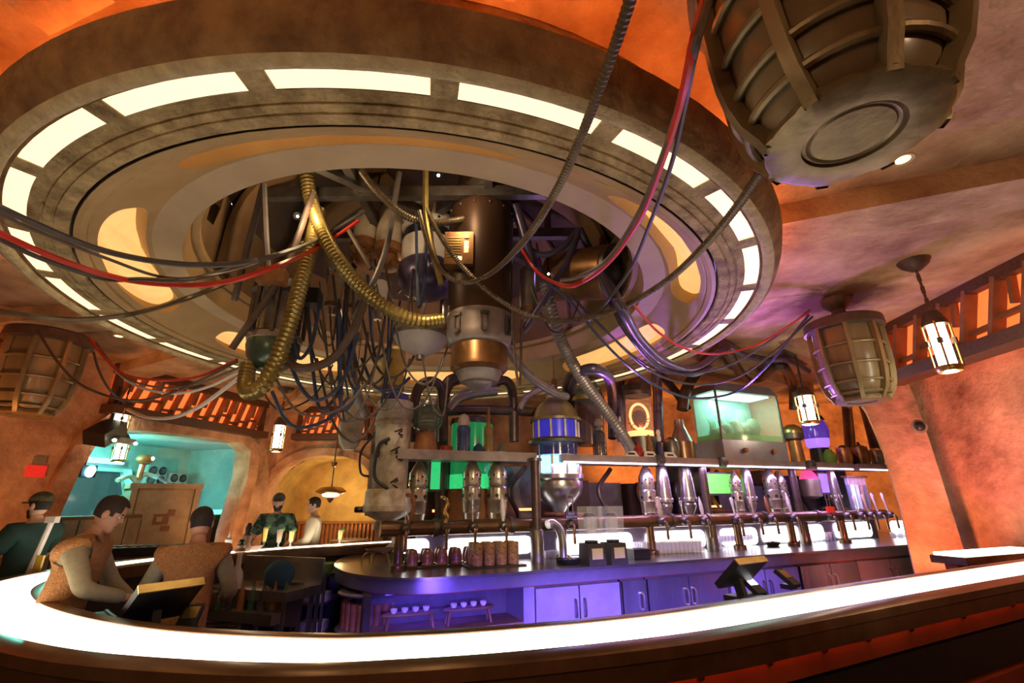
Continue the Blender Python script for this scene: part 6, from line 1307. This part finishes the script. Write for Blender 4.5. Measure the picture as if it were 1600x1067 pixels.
for pts, r, m_ in (([(0, 0, .3), (.1, 0, .5), (.35, -.1, .45)], .05, 'djwhite'), ([(0, 0, .3), (-.2, 0, .45), (-.5, -.1, .35)], .05, 'djwhite'), ([(.35, -.1, .45), (.7, -.2, .25)], .035, 'steel'), ([(0, 0, .4), (.02, 0, .75)], .06, 'copperjar')): MB().tube(pts, r, 8, 4).build('limb', m_, t)
MB().ell((.02, -.02, .82), (.18, .14, .12)).build('head', 'copperjar', t); MB().ell((.10, -.14, .84), (.04, .03, .04), 8, 5).build('eye_lens', 'lampglow', t)
ls = thing('stage_light', 'black stage light with bright blue lens in the music booth', 'stage light', PW(128, 745, .9), AZ); MB().box((0, 0, .1), (.25, .3, .22)).build('housing', 'black', ls); MB().lathe([(.001, 0), (.10, 0), (.11, .03), (.001, .04)], 16, axis_m((0, -.15, .1), (.3, -1, -.1))).build('lens', 'bluelens', ls); MB().tube([(0, 0, .2), (0, 0, 1.2)], .02, 6, 1).build('hanger', 'black', ls)
ls = thing('projector', 'dark angular projector hung before the booth arch', 'projector', PW(165, 690, -.2), AZ + .3); MB().box((0, 0, .18), (.5, .36, .26), rotm((0, 0, 0), 0, .2, -.6)).build('housing', 'black', ls); MB().box((.1, -.2, .02), (.4, .2, .10)).build('lens_box', 'steeldark', ls); MB().tube([(0, 0, .3), (0, 0, 1.0)], .03, 6, 1).build('hanger', 'black', ls)
for x in (-.2, .3): MB().ell((x, -.3, .0), (.04, .03, .03), 8, 5).build('bulb', 'lampglow', ls)
o = PW(92, 755, .6); t = thing('light_bar', 'teal glowing vertical light bar at the left arch leg', 'light', (o.x, o.y, o.z), AZ); MB().box((0, 0, .2), (.22, .08, .62)).build('tube', 'tealglow2', t); MB().box((0, .06, .2), (.28, .06, .7)).build('holder', 'black', t)
o = PW(56, 736, -.01); t = thing('exit_sign', 'small red plate with a grey cap on the orange arch leg', 'sign', o, AZ); MB().box((0, 0, 0), (.26, .03, .18)).build('plate', 'signred', t); MB().box((0, 0, .17), (.16, .04, .12)).build('cap', 'stonegrey', t)
o = PX(1405, 672, 5.85); t = thing('wall_camera', 'small dark dome camera on the pink pillar', 'camera', (o.x, 6.62, o.z), 0); MB().lathe([(.001, 0), (.09, 0), (.1, .03), (.001, .04)], 20, axis_m((0, 0, 0), (-.3, -1, 0))).build('plate', 'stonegrey', t); MB().ell((-.02, -.05, 0), (.07, .06, .07)).build('dome', 'black', t)
# ------------------------------------------------------------------ things on the far bar top
def onbar(px, py): return PZ(px, py, 1.081)
o = onbar(354, 863); t = thing('squeeze_bottle', 'white squeeze bottle standing on the far bar top', 'bottle', o); MB().lathe([(.001, 0), (.045, 0), (.047, .02), (.045, .16), (.02, .18), (.001, .18)], 16).build('body', 'plasticwhite', t); MB().lathe([(.02, .18), (.018, .2), (.006, .25), (.001, .25)], 12).build('nozzle', 'plasticwhite', t)
for px, py, m_, h_, r_, lab in ((411, 856, 'drinkyellow', .20, .038, 'tall yellow drink before the leaf print guest'), (434, 856, 'drinkamber', .17, .045, 'amber beer glass between the two guests'), (453, 855, 'drinkyellow', .15, .04, 'bright yellow drink with garnish before the cream shirted guest'), (530, 851, 'drinkyellow', .13, .038, 'short yellow drink alone toward the island')):
    o = onbar(px, py); t = thing('cocktail', lab, 'drink', o, 0, 'cocktails on the far bar'); s = 1.3
    MB().lathe([(.001, 0), (r_ * 1.1, 0), (r_ * 1.1, .012), (.012, .02), (.012, .06), (r_ * .7, .08), (r_, .08 + h_), (r_ * .92, .08 + h_), (.001, .085)], 16).build('glass', 'glass', t); MB().lathe([(.001, .085), (r_ * .68, .09), (r_ * .9, .06 + h_), (.001, .06 + h_)], 14).build('drink', m_, t); MB().ell((r_, 0, .09 + h_), (.025, .01, .03), 8, 5).build('garnish', 'leaf', t)
for px, py, lab in ((383, 861, 'dark wooden mill on the far bar beside the squeeze bottle'), (375, 863, 'squat wooden mug on the far bar'), ):
    o = onbar(px, py); t = thing('wooden_mill', lab, 'mill', o); k = 1 if 'mill on' in lab else .45
    MB().lathe([(.001, 0), (.06, 0), (.07, .04 * k), (.045, .12 * k), (.055, .2 * k), (.04, .22 * k), (.001, .22 * k)], 16).build('body', 'boothwood', t); MB().lathe([(.001, .22 * k), (.035, .22 * k), (.04, .3 * k), (.02, .36 * k), (.001, .36 * k)], 14).build('head', 'black', t)
o = onbar(398, 859); t = thing('snack_bowl', 'dark snack bowl on the far bar between the drinks', 'bowl', o); MB().lathe([(.001, 0), (.05, 0), (.10, .05), (.105, .06), (.095, .055), (.001, .02)], 18).build('bowl', 'boothwood', t); MB().ell((0, 0, .05), (.08, .08, .02), 12, 5).build('snacks', 'drinkamber', t)
# ------------------------------------------------------------------ work station under the far bar
def fl(px, py, z, h): p_ = PZ(px, py, z); return Vector((p_.x, p_.y, 0))
def station(name, label, cat, px, py, z, w, d, rz): p_ = PZ(px, py, z); return thing(name, label, cat, (p_.x, p_.y, 0), rz)
ST = radians(62)
t = station('work_table', 'small steel work table with a pinned paper note', 'table', 457, 905, .82, 0, 0, -.1)
MB().box((0, 0, .80), (.55, .45, .04)).build('top', 'steel', t); pn = MB().box((0, -.22, .58), (.55, .02, .42)).build('front_panel', 'steel', t); MB().box((-.16, -.235, .66), (.18, .005, .2)).build('note', 'paper', pn)
for x in (-.25, .25):
    for y in (-.2, .2): MB().box((x, y, .39), (.035, .035, .78)).build('leg', 'steel', t)
tw_ = Vector(t.location)
for k, (x, m_, h_) in enumerate(((-.18, 'black', .20), (-.02, 'steel', .14), (.16, 'black', .22))):
    q = tw_ + Vector((x, 0, .82)); c = MB().lathe([(.001, 0), (.045, 0), (.055, h_), (.05, h_), (.04, .02), (.001, .015)], 16, Matrix.Translation(q)).build('shaker_tin', m_); tag(c, ('black shaker tin at the left on the work table', 'short steel shaker tin on the work table', 'tall black shaker tin at the right on the work table')[k], 'shaker', 'shaker tins')
t = station('steel_cart', 'open steel cart with three shelves beside the island end', 'cart', 507, 892, .82, 0, 0, -.2)
for z in (.15, .48, .80): MB().box((0, 0, z), (.42, .6, .03)).build('shelf', 'steel', t)
for x in (-.2, .2):
    for y in (-.28, .28): MB().box((x, y, .42), (.03, .03, .84)).build('upright', 'steel', t)
q = Vector(t.location)
tag(MB().lathe([(.001, 0), (.13, 0), (.16, .1), (.165, .11), (.15, .1), (.001, .02)], 20, Matrix.Translation(q + Vector((0, -.1, .816)))).build('garnish_bowl', 'leaf'), 'green garnish bowl on top of the steel cart', 'bowl')
for k in range(2): tag(MB().box((0, 0, .05), (.3, .2, .10), Matrix.Translation(q + Vector((0, -.15 + .0 * k, (.166, .496)[k])))).build('folded_towels', 'paper'), 'stack of folded towels on the %s shelf of the cart' % ('bottom', 'middle')[k], 'towels')
t = station('waste_bin', 'tall black bin between the work table and the cart', 'bin', 482, 900, .75, 0, 0, 0); MB().box((0, .1, .36), (.34, .34, .72), None, 1.12).build('body', 'black', t); MB().box((0, .1, .73), (.40, .40, .03)).build('rim', 'rubber', t)
t = station('bar_sink', 'long steel sink bench under the far bar with speed rail', 'sink', 400, 915, .80, 0, 0, -.35)
MB().box((0, .1, .74), (1.25, .55, .10)).build('basin', 'steel', t); MB().box((0, -.24, .55), (1.2, .12, .10)).build('speed_rail', 'steel', t); MB().box((0, .36, .92), (1.25, .03, .30)).build('splash_back', 'steel', t)
for x in (-.55, .55):
    for y in (-.1, .3): MB().box((x, y, .34), (.04, .04, .68)).build('leg', 'steel', t)
MB().tube([(.1, .3, .8), (.1, .28, 1.0), (.1, .15, 1.02), (.1, .12, .96)], .018, 8, 4).build('faucet', 'steel', t)
q = Vector(t.location)
tag(MB().lathe([(.001, 0), (.07, 0), (.075, .06), (.065, .16), (.03, .22), (.025, .34), (.03, .36), (.001, .36)], 16, Matrix.Translation(q + Vector((-.18, -.12, .79)))).build('carafe', 'plasticwhite'), 'white long necked carafe on the sink bench', 'carafe')
b = MB(); b.ell((0, 0, .14), (.17, .12, .15), 14, 9, Matrix.Translation(q + Vector((.30, -.1, .79)))); tag(b.build('blue_cloth', 'towelblue'), 'bundled blue cloth on the sink bench', 'cloth')
for k in range(9):
    p_ = q + Vector((-.5 + .12 * k, -.24 + .16 * k * .0, .60)); c = MB().lathe([(.001, 0), (.035, 0), (.037, .16), (.015, .22), (.013, .28), (.001, .28)], 12, Matrix.Translation(p_)).build('liquor_bottle', ('glassdark', 'glassamber', 'glassgreen')[k % 3]); tag(c, '%s liquor bottle in the speed rail of the sink' % ('dark', 'amber', 'green')[k % 3], 'bottle', 'bottles in the speed rail')
t = station('louvred_cabinet', 'pale louvred fridge side panel beside the second bartender', 'fridge', 352, 945, .62, 0, 0, .25); MB().box((0, .15, .38), (.42, .4, .76)).build('body', 'steel', t); gp = MB().box((0, -.06, .38), (.40, .02, .70)).build('grille', 'steel', t)
for k in range(12): MB().box((0, -.075, .10 + .045 * k), (.36, .012, .018)).build('louvre', 'steeldark', gp)
t = station('mixing_desk', 'dark flat mixing desk behind the first bartender', 'desk', 205, 858, 1.15, 0, 0, .3); p_ = Vector(t.location)
MB().box((0, .5, 1.10), (1.1, .5, .10)).build('desk', 'black', t); MB().box((0, .5, .52), (.9, .4, 1.05)).build('cabinet', 'boothwood', t)
for k in range(8): MB().box((-.4 + .115 * k, .45, 1.16), (.05, .2, .015)).build('fader_strip', 'steeldark', t)
